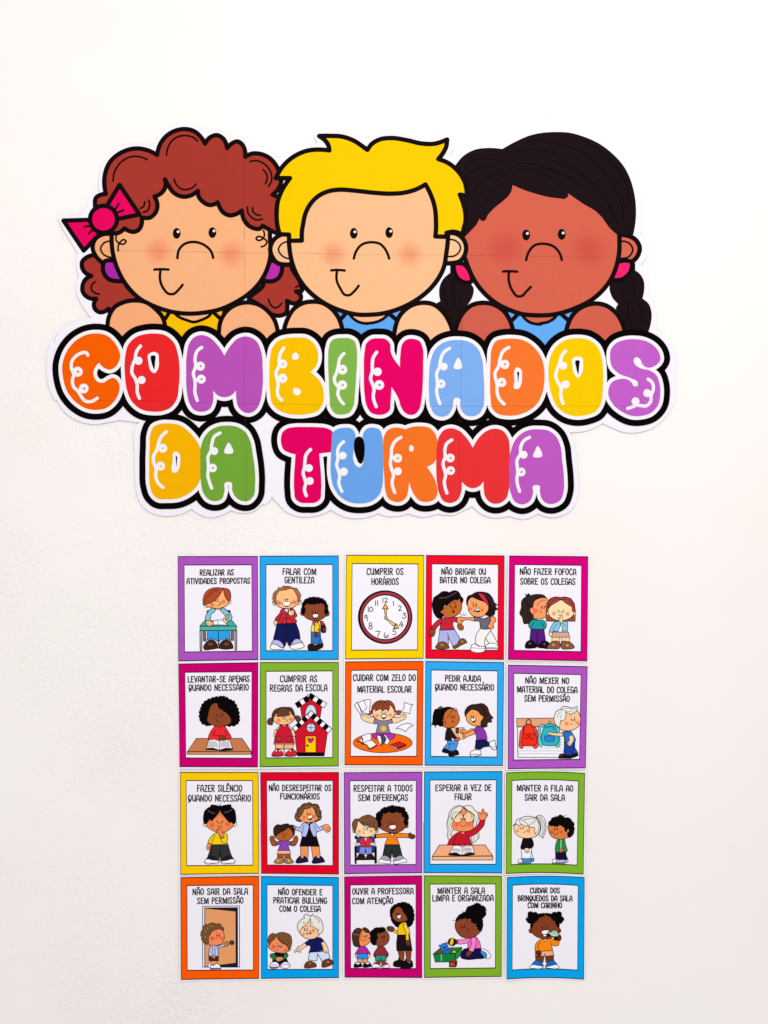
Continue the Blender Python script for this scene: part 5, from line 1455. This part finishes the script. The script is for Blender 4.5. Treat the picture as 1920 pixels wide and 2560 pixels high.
cheek(890, 1275, 50, 'D05020'); cheek(1075, 1275, 50, 'D05020'); eyes(946, 1210, 1002, 1210, 13, 18); line("940,1245 970,1228 1010,1245", "925,1275 940,1315 975,1328 1005,1305 1010,1275")
Q('hair'); SC('0B0708', "840,1140 830,1090 880,1050 890,1005 970,985 1020,970 1050,935 1110,960 1150,1000 1250,1005 1290,1070 1335,1105 1325,1160 1330,1260 1290,1350 1225,1385 1205,1300 1225,1230 1200,1260 1155,1260 1150,1190 1090,1150 1050,1130 1000,1165 930,1150", 8, 0.14)
for s_ in ("965,985 970,960 985,962", "1150,960 1160,945 1175,955", "825,1060 850,1070", "805,1160 830,1165", "1300,1075 1325,1065"): K(s_, 8)
S('DE7E42', "1205,1220 1225,1215 1220,1280 1200,1285", 8)
end_thing()

# ---- row 4
card(4, 1, 'FF5A03', 'orange bordered card reading NÃO SAIR DA SALA SEM PERMISSÃO, boy at brown door',
     [(92, 95), (1645, 72), (1645, 2102), (100, 2120)], [(225, 272), (1518, 258), (1522, 1920), (232, 1928)],
     [("NÃO SAIR DA SALA", 325, 1425, 320, 132, -10), ("SEM PERMISSÃO", 415, 1335, 500, 130, -10)], margins=(26, 14, 18, 22), lift=(1.8, 0, 0, 0.8))
P('printed_door')
Q('door_frame'); S('F3EFF8', "L 528,675 1255,665 1255,1872 530,1872", 14); S('221A2A', "L 568,705 1218,698 1220,1868 570,1868", 14)
P('printed_door'); S('E49C66', "L 572,710 1182,772 1185,1790 880,1830 575,1868", 10)
Q('door_knob'); D('2E1A26', 1105, 1390, 45, 45, w=8); D('7A6470', 1105, 1388, 14, 14)
P('printed_boy')
Q('shoe', 0); S('F5F2FA', "640,1850 660,1790 690,1780 690,1890 650,1880", 10)
Q('leg'); S('F0946A', "L 690,1750 815,1750 810,1830 690,1820", 10)
Q('shoe', 1); S('F5F2FA', "685,1890 690,1820 740,1840 800,1800 850,1820 885,1870 885,1910* 685,1915*", 12); S('6E5A78', "L 685,1890 885,1890 885,1915 690,1915", 6)
Q('shorts'); S('3A2A34', "L 650,1630 840,1630 840,1750 650,1745", 11)
Q('shirt'); S('B8C4F0', "700,1450 810,1450 840,1560 840,1635 650,1635 660,1540", 12); S('B8C4F0', "L 810,1460 955,1410 965,1460 825,1495", 11); K("L 725,1470 715,1640", 10); K("L 770,1460 775,1630", 10)
Q('hand', 0); S('C88A52', "715,1640 775,1640 770,1700 745,1710 720,1680", 9); K("745,1670 745,1700", 7)
Q('hand', 1); S('C88A52', "955,1410 990,1370 1030,1365 1045,1400 1030,1450 970,1460", 10); K("1000,1400 1040,1420", 7); K("995,1425 1030,1440", 7)
P('printed_boy')
S('F68A5A', "640,1280 670,1200 740,1130 850,1110 930,1160 955,1260 945,1340 900,1410 780,1445 640,1415 630,1340", 12)
cheek(720, 1305, 65, 'C8562A'); cheek(905, 1305, 50, 'E05028'); eyes(810, 1240, 860, 1240, 13, 18); line("805,1275 835,1258 870,1272", "790,1305 815,1320", "790,1195 805,1190", "850,1195 865,1200")
Q('hair'); SC('74502E', "560,1050 640,1040 680,1010 760,1010 800,1030 870,1020 900,1080 945,1110 940,1150 900,1120 840,1105 760,1130 690,1170 670,1240 630,1270 640,1340 630,1420 570,1400 530,1360 510,1280 495,1210 530,1140 540,1090", 10, 0.2)
for x, y in ((630, 1105), (590, 1155), (585, 1270), (700, 1060)): D('A07C50', x, y, 18, 18)
end_thing()

card(4, 2, '05A0EA', 'blue bordered card reading NÃO OFENDER E PRATICAR BULLYNG COM O COLEGA, crying boy',
     [(75, 75), (1615, 92), (1615, 2085), (78, 2100)], [(203, 255), (1487, 268), (1487, 1908), (208, 1912)],
     [("NÃO OFENDER E", 410, 1293, 328, 124, 8), ("PRATICAR BULLYNG", 315, 1383, 490, 126, 8), ("COM O COLEGA", 437, 1258, 658, 124, 3)], margins=(14, 22, 18, 24), lift=(0, 0, 1.0, 1.0))
P('printed_boy', 0)
Q('trousers'); S('130E26', "L 310,1700 580,1700 610,1780 440,1840 300,1780", 10)
Q('shoe', 0); S('F3F0FA', "245,1860 280,1790 350,1765 410,1790 440,1860 400,1885 260,1885", 12); K("250,1865 330,1830 440,1865", 9); S('5A4A70', "L 245,1870 440,1870 400,1890 260,1890", 5)
Q('shoe', 1); S('F3F0FA', "455,1850 500,1790 560,1765 620,1790 655,1845 640,1870 470,1870", 12); K("460,1852 560,1815 650,1845", 9)
Q('jumper'); S('2E7A3A', "330,1600 260,1620 255,1660 310,1710 380,1730 400,1680 490,1680 510,1720 580,1690 615,1640 590,1600 500,1580", 12); S('160E26', "345,1600 400,1580 440,1600 500,1580 540,1610 500,1670 430,1660 360,1650", 7)
Q('hand'); S('EE9A68', "385,1690 440,1670 500,1680 510,1720 470,1750 400,1755 375,1720", 10); K("430,1720 480,1710", 8); K("440,1740 480,1735", 8)
P('printed_boy', 0)
S('F6C8A0', "620,1500 660,1495 650,1555 610,1555", 9); S('F6C8A0', "235,1440 212,1440 215,1480 240,1490", 9)
S('F58C5A', "235,1440 280,1340 365,1230 440,1330 540,1410 610,1480 620,1540 560,1590 440,1590 320,1560 240,1500", 12)
cheek(320, 1470, 65, 'E06030'); cheek(560, 1540, 55, 'E06030'); eyes(417, 1445, 480, 1460, 12, 16); line("400,1475 440,1465 475,1490", "385,1505 405,1540", "400,1400 420,1390")
Q('tear'); S('DCEAF8', "490,1480 520,1510 515,1545 495,1535", 8)
Q('hair'); S('7C5230', "235,1450* 215,1330 240,1250 310,1205 365,1225* 450,1190 560,1195 660,1250 685,1360 670,1460 625,1545* 600,1460 560,1410 520,1420* 440,1350 375,1240* 350,1310 280,1370", 12)
for s_ in ("320,1260 270,1350", "420,1280 500,1360 560,1380", "600,1330 640,1400"): K(s_, 8)
P('printed_boy', 1)
Q('trousers'); S('CFE0F4', "L 1030,1580 1190,1570 1395,1560 1440,1690 1280,1760 1195,1610 1175,1750 1010,1730", 12); K("1195,1590 1195,1640", 9)
Q('shoe', 0); S('6A3A1C', "930,1860 960,1790 1020,1755 1100,1770 1165,1820 1170,1865*", 12); D('9A6A44', 1040, 1800, 30, 22)
Q('shoe', 1); S('6A3A1C', "1280,1865 1290,1770 1370,1715 1440,1720 1515,1785 1440,1840", 12); D('A87850', 1400, 1770, 30, 22)
Q('arm', 0); S(SK, "1000,1390 940,1400 840,1460 800,1470 790,1510 740,1555 740,1580 790,1560 850,1580 870,1530 990,1440", 11); K("800,1500 850,1510", 8); K("790,1540 850,1550", 8)
Q('arm', 1); S(SK, "1250,1390 1300,1350 1370,1440 1405,1540 1395,1590 1330,1580 1300,1520 1290,1440", 11); K("1345,1550 1345,1590", 8); K("1370,1545 1370,1590", 8)
Q('shirt'); S('14185A', "1050,1325 1180,1290 1240,1290 1310,1360 1250,1400* 1310,1540* 1020,1585* 1040,1450 975,1440* 945,1390*", 12)
P('printed_boy', 1)
S('FFC89A', "850,1200 860,1110 950,1010 1050,920 1100,1020 1200,1120 1240,1210 1180,1280 1060,1320 930,1285", 12)
cheek(1110, 1150, 55, 'E8503C'); cheek(910, 1225, 50, 'F07A60'); eyes(935, 1132, 988, 1118, 12, 18); line("940,1165 965,1145 1000,1150", "905,1090 950,1110", "960,1080 990,1065")
Q('mouth'); S('1A0708', "L 960,1218 1045,1150 1072,1212", 8); S('FFFFFF', "L 978,1208 1042,1160 1040,1195", 0)
Q('hair'); S('ECE8DC', "840,1190* 800,1110 810,1010 880,930 940,900* 920,860 960,835 1060,880* 1100,830 1110,860 1170,870 1270,960 1300,1080 1290,1170 1230,1220* 1200,1190 1200,1130 1150,1100* 1100,1070 1050,1060* 1060,980 1050,910* 1000,990 940,1050 870,1110", 12)
for s_ in ("900,1010 930,970 925,1020", "1080,990 1110,1020", "1140,900 1240,960", "1200,960 1240,1000", "1200,1170 1230,1120"): K(s_, 8)
end_thing()

card(4, 3, 'C8006D', 'magenta bordered card reading OUVIR A PROFESSORA COM ATENÇÃO, teacher talking to two children',
     [(20, 82), (1560, 62), (1560, 2085), (28, 2075)], [(148, 260), (1430, 245), (1430, 1893), (155, 1890)],
     [("OUVIR A PROFESSORA", 175, 1392, 315, 130, -10), ("COM ATENÇÃO", 175, 990, 505, 128, -8)], margins=(26, 16, 20, 22), lift=(1.6, 0, 0, 0.8))
P('printed_teacher')
Q('hair'); SC('0C0708', "940,720 980,670 1050,630 1130,605 1190,592 1260,610 1330,650 1375,720 1390,800 1400,890 1380,970 1350,1040 1310,1075 1200,1080 1060,1080 1010,1030 970,980 945,900 930,820 925,770", 7, 0.16)
Q('leg', 0); S('8A4424', "L 1080,1550 1205,1550 1200,1720 1120,1745", 11); Q('leg', 1); S('8A4424', "L 1225,1550 1345,1550 1330,1770 1260,1780", 11)
Q('shoe', 0); S('140C12', "985,1830 1000,1770 1090,1720 1100,1680 1130,1735 1200,1745 1200,1840", 9)
Q('shoe', 1); S('140C12', "1130,1885 1140,1790 1210,1755 1230,1710 1270,1780 1320,1790 1345,1740 1370,1870 1300,1890", 9)
Q('skirt'); S('1C1016', "L 1070,1235 1310,1215 1365,1550 1055,1550 1050,1400", 9)
Q('hand', 0); S('6E3C24', "1010,1110 940,1065 900,1068 865,1085 870,1140 920,1170 985,1170", 10); K("890,1090 930,1110", 7)
Q('blouse'); S('FBC60A', "1130,1015 1230,990 1280,1080 1310,1215 1220,1235* 1070,1235* 1080,1120", 12); S('FBC60A', "L 1010,1125 1075,1165 1070,1225 990,1165", 11)
Q('sleeve'); S('FBC60A', "1190,1030 1230,1020 1280,1150 1300,1340* 1235,1345* 1230,1200", 11); K("L 1225,1000 1300,1200", 12, 'F6EED0')
Q('hand', 1); S('6E3C24', "1235,1350 1300,1345 1325,1400 1310,1450 1270,1460 1240,1410", 10); K("1275,1400 1275,1450", 7); K("1295,1400 1300,1445", 7)
P('printed_teacher')
S('93482A', "970,850 1000,760 1090,680 1150,710 1190,790 1230,840 1265,940 1180,975 1080,975 1000,930", 8)
eyes(1048, 820, 1090, 812, 12, 16); line("1050,845 1080,830 1105,838")
Q('mouth'); S('1A0708', "1060,880 1145,840 1140,890 1110,925 1080,905", 7); S('FFFFFF', "1065,880 1138,850 1132,878 1080,900", 0); S('F0B0A8', "1100,910 1130,905 1115,925", 0)
P('printed_girl')
Q('shoe', 0); S('16101E', "208,1860 240,1790 290,1765 350,1800 380,1860*", 10); S('F5F2FA', "245,1795 290,1780 330,1800 290,1815", 0)
Q('shoe', 1); S('16101E', "390,1860 420,1790 480,1765 530,1790 560,1860*", 10); S('F5F2FA', "440,1795 480,1780 520,1795 480,1812", 0)
P('printed_girl')
S('F6A070', "L 280,1700 380,1700 375,1790 290,1770", 9); S('F6A070', "L 390,1700 490,1700 480,1770 395,1790", 9)
Q('hand', 0); S('F6C8AC', "245,1610 285,1620 265,1690 240,1660", 9); Q('hand', 1); S('F6C8AC', "490,1615 530,1605 530,1660 500,1690", 9)
Q('skirt'); S('2E90E6', "L 285,1600 480,1600 490,1710 270,1710", 12)
Q('jumper'); S('B82AA0', "330,1470 430,1465 490,1530 530,1620 480,1605* 290,1605* 245,1620 290,1520", 12); K("L 330,1530 300,1600", 9); K("L 450,1520 480,1600", 9)
Q('hair'); S('4A2E22', "375,1130* 300,1100 220,1140 178,1230 185,1350 220,1450 300,1475 360,1460 560,1330 540,1210 470,1110 410,1090", 12); K("210,1215 270,1235 320,1230", 14, '8A6A54'); K("250,1300 260,1450", 8)
P('printed_girl')
S('F79258', "345,1455 315,1320 340,1200 375,1125 440,1180 530,1210 545,1340 480,1420", 12); eyes(415, 1262, 460, 1250, 12, 16); line("420,1290 445,1270 470,1278", "415,1315 430,1340 460,1340", "370,1150 365,1230 340,1310")
cheek(370, 1340, 45, 'E06838'); cheek(505, 1300, 45, 'E06838')
P('printed_boy')
Q('shoe', 0); S('A83838', "620,1780 680,1770 740,1850 600,1830", 9); S('F5F2FA', "565,1865 600,1810 740,1860 700,1875", 10)
Q('shoe', 1); S('A83838', "760,1840 810,1775 870,1790 890,1820", 9); S('F5F2FA', "750,1865 820,1835 890,1815 915,1870", 10)
P('printed_boy')
S('8A4428', "L 660,1730 735,1730 735,1800 670,1790", 9); S('8A4428', "L 750,1730 830,1730 820,1790 755,1800", 9)
S('6E3824', "610,1600 660,1600 650,1680 615,1670 600,1640", 9); S('6E3824', "840,1600 885,1590 885,1650 860,1680 840,1660", 9)
Q('shorts'); S('2A9286', "L 640,1640 845,1640 850,1745 750,1750 740,1690 735,1750 635,1740", 12)
Q('shirt'); S('8E2E36', "690,1470 790,1465 850,1540 880,1620 840,1640* 645,1640* 610,1610 650,1530", 12)
P('printed_boy')
S('8A4528', "620,1320 660,1210 820,1140 890,1210 910,1310 870,1400 760,1455 660,1440", 12); eyes(775, 1275, 815, 1265, 12, 16); line("775,1295 800,1282 825,1290", "770,1340 805,1365")
Q('hair'); SC('0A0607', "545,1170 590,1140 630,1100 700,1100 760,1090 820,1100 835,1150 770,1180 690,1190 660,1230 670,1330 640,1320 640,1430 590,1430 550,1350 540,1260", 7, 0.18)
end_thing()

card(4, 4, '80B02A', 'green bordered card reading MANTER A SALA LIMPA E ORGANIZADA, girl tidying a toy box',
     [(12, 62), (1553, 68), (1545, 2058), (18, 2082)], [(142, 243), (1423, 240), (1417, 1880), (148, 1893)],
     [("MANTER A SALA", 278, 1220, 302, 130, -8), ("LIMPA E ORGANIZADA", 175, 1390, 450, 130, -8)], margins=(14, 24, 18, 24), lift=(0, 0, 1.8, 1.0))
P('printed_girl')
Q('shoe', 0); S('F4F0FA', "1140,1520 1240,1530 1310,1600 1340,1640 1300,1700 1230,1700 1180,1600", 11)
Q('sock'); S('3A8CE0', "1110,1550 1180,1560 1250,1610 1240,1690 1170,1660", 10)
Q('trousers'); S('140F46', "880,1500 1040,1490 1140,1500 1130,1580 1200,1690 1060,1710 840,1720 750,1690 755,1580 800,1520", 11)
Q('jumper'); S('F66CC0', "890,1300 1030,1270 1100,1350 1140,1500* 1020,1505* 880,1490* 880,1400", 12)
Q('sleeve', 0); S('F884CA', "670,1345 800,1330 910,1300 895,1380 800,1410 680,1405", 11)
Q('sleeve', 1); S('F884CA', "960,1290 1030,1290 1040,1420 960,1570 905,1540 950,1420", 11)
Q('hand', 0); S('7A3C22', "905,1545 955,1575 930,1640 880,1670 835,1640 850,1590", 10); K("850,1610 890,1630", 7); K("860,1635 895,1650", 7)
Q('hand', 1); S('7A3C22', "630,1320 675,1345 680,1405 640,1420 620,1380", 9)
Q('ball'); D('181030', 568, 1378, 80, 78, w=9); D('FBC414', 562, 1375, 32, 70, 12)
P('printed_girl')
S('8A4226', "640,980 720,920 860,900 990,1000 1030,1000 1050,1050 1040,1090 1130,1160 1060,1240 940,1295 780,1285 680,1200 630,1090", 12)
eyes(752, 1075, 815, 1055, 13, 18); line("755,1115 790,1085 830,1088", "865,1185 885,1150 872,1110")
Q('hair'); SC('0A0506', "640,970 680,880 750,820 830,790 850,740 880,680 940,670 1000,640 1050,610 1110,620 1140,660 1200,670 1235,720 1230,780 1240,830 1200,880 1160,920 1175,1000 1170,1090 1135,1165 1060,1090 1050,1010 1000,1010 930,920 830,900 720,920", 8, 0.12)
for s_ in ("580,950 610,955 640,940", "765,780 820,785", "940,650 990,655", "1130,640 1145,625", "1230,755 1265,758", "1130,1160 1160,1170", "845,910 870,960"): K(s_, 8)
P('printed_toy_box')
Q('toy', 0); S('B82C38', "L 245,1590 320,1520 380,1600", 9); Q('toy', 1); D('FBC414', 615, 1590, 50, 42, w=9)
P('printed_toy_box'); S('1E7A38', "L 330,1500 765,1480 640,1600 200,1605", 9)
Q('toy', 2); S('F6C814', "570,1590* 585,1555 620,1545 660,1590*", 9); S('B82C38', "L 245,1600 310,1530 350,1600", 8)
Q('teddy_bear'); S('2E6AD0', "470,1540 570,1490 575,1510 510,1570 520,1600 370,1600 400,1560", 9); D('2E6AD0', 325, 1450, 16, 20, w=8); D('2E6AD0', 460, 1398, 18, 18, w=8); D('2E78DC', 415, 1475, 78, 74, w=10); D('0C0A20', 420, 1490, 22, 22); D('0C0A20', 385, 1480, 7, 9); D('0C0A20', 440, 1450, 7, 9)
P('printed_toy_box'); S('14803A', "L 198,1608 635,1600 620,1765 240,1772", 12); S('1E9044', "L 640,1600 765,1482 735,1640 625,1745", 12); K("355,1625 362,1740", 26, '74C088')
P('printed_block'); S('8E3026', "L 515,1765 640,1765 640,1868 518,1868", 12); S('B8452E', "L 515,1760 545,1740 668,1745 640,1765", 9); S('7A241C', "L 642,1765 668,1745 665,1830 642,1868", 9); S('D86038', "L 535,1785 618,1785 618,1845 535,1845", 7); text('A', 562, 596, 1795, 38, 0, 8, '8E3026')
end_thing()

card(4, 5, '05A2EB', 'blue bordered card reading CUIDAR DOS BRINQUEDOS DA SALA COM CARINHO, child holding toy car',
     [(5, 92), (1540, 92), (1530, 2115), (0, 2110)], [(125, 265), (1408, 268), (1398, 1925), (118, 1922)],
     [("CUIDAR DOS", 460, 1055, 302, 115), ("BRINQUEDOS DA SALA", 220, 1303, 455, 118, 2), ("COM CARINHO", 415, 1100, 595, 116)], bow=(-24, -27), margins=(22, 22, 22, 20), lift=(2.6, 0.6, 1.5, 0.8))
P('printed_child')
Q('leg', 0); S('6E3824', "L 570,1660 745,1660 725,1780 580,1770", 10); Q('leg', 1); S('6E3824', "L 765,1660 930,1650 935,1770 775,1780", 10)
Q('shoe', 0); S('1E66C4', "500,1830 550,1760 600,1735 660,1760 725,1830 728,1870 600,1840", 11); S('F7F4FB', "458,1870 500,1830 620,1840 728,1870 700,1890 540,1898 470,1890", 11)
Q('shoe', 1); S('1E66C4', "770,1870 790,1810 860,1745 920,1740 980,1790 1000,1830 880,1840", 11); S('F7F4FB', "765,1875 870,1845 1000,1830 1042,1870 1020,1890 880,1898", 11)
Q('shorts'); S('F0AE84', "L 575,1545 915,1545 935,1640 770,1660 755,1610 745,1660 565,1650", 12)
Q('jumper'); S('FA8812', "690,1320 850,1310 950,1335 1040,1350* 1020,1440 960,1455 890,1430* 910,1545* 660,1560* 575,1575* 560,1490 590,1400", 13); K("675,1375 635,1430 630,1530", 11); K("870,1370 890,1430", 10); S('F4F0FA', "L 735,1325 800,1325 768,1370", 8); K("L 725,1320 768,1375 810,1320", 10)
Q('hand', 0); S('5E2E1E', "580,1570 640,1545 685,1580 680,1630 630,1660 590,1620", 11); K("630,1600 630,1645", 7); K("655,1600 660,1635", 7)
P('printed_child')
S('7E3E26', "485,1110 445,1130 455,1190 505,1200", 10); S('7E3E26', "1030,1100 1070,1130 1060,1190 1020,1200", 10)
S('833D22', "490,1130 520,1030 620,910 765,830 900,900 990,1010 1040,1110 1020,1200 920,1280 760,1310 600,1275 510,1200", 12)
eyes(705, 1097, 806, 1097, 13, 18); line("715,1145 760,1120 800,1140", "670,1170 760,1175 850,1155")
Q('mouth'); S('1A0708', "690,1180 840,1160 830,1230 760,1275 710,1230", 8); S('FFFFFF', "695,1182 835,1166 825,1190 705,1205", 0); S('FFFFFF', "725,1240 790,1238 760,1265", 0)
Q('hair'); SC('090506', "480,1120 480,1010 430,1000 400,960 380,920 430,890 425,830 430,790 480,775 530,800 580,785 620,830 690,815 760,812 840,815 890,825 930,785 980,800 1040,775 1085,800 1080,860 1120,900 1140,930 1110,965 1080,1010 1040,1010 1035,1100 960,970 870,880 765,830 640,900 530,1010", 8, 0.1)
for s_ in ("400,870 420,880", "545,780 555,795", "970,785 985,800", "740,850 745,890"): K(s_, 8)
Q('hand', 1); S('5E2E1E', "1010,1225 1060,1240 1080,1290 1060,1345 1000,1340 990,1270", 10); K("1020,1270 1060,1290", 7); K("1010,1295 1050,1315", 7)
P('printed_toy_car'); S('BEDDB8', "800,1195 870,1180 920,1145 980,1150 1020,1200 1030,1240 980,1275 870,1245 800,1225", 11); S('E8F2F4', "L 890,1180 940,1160 930,1205 885,1195", 8); S('E8F2F4', "L 960,1165 1005,1195 1005,1220 950,1205", 8)
Q('wheel', 0); D('0E0A0E', 830, 1240, 38, 38); Q('wheel', 1); D('0E0A0E', 970, 1300, 40, 42)
end_thing()
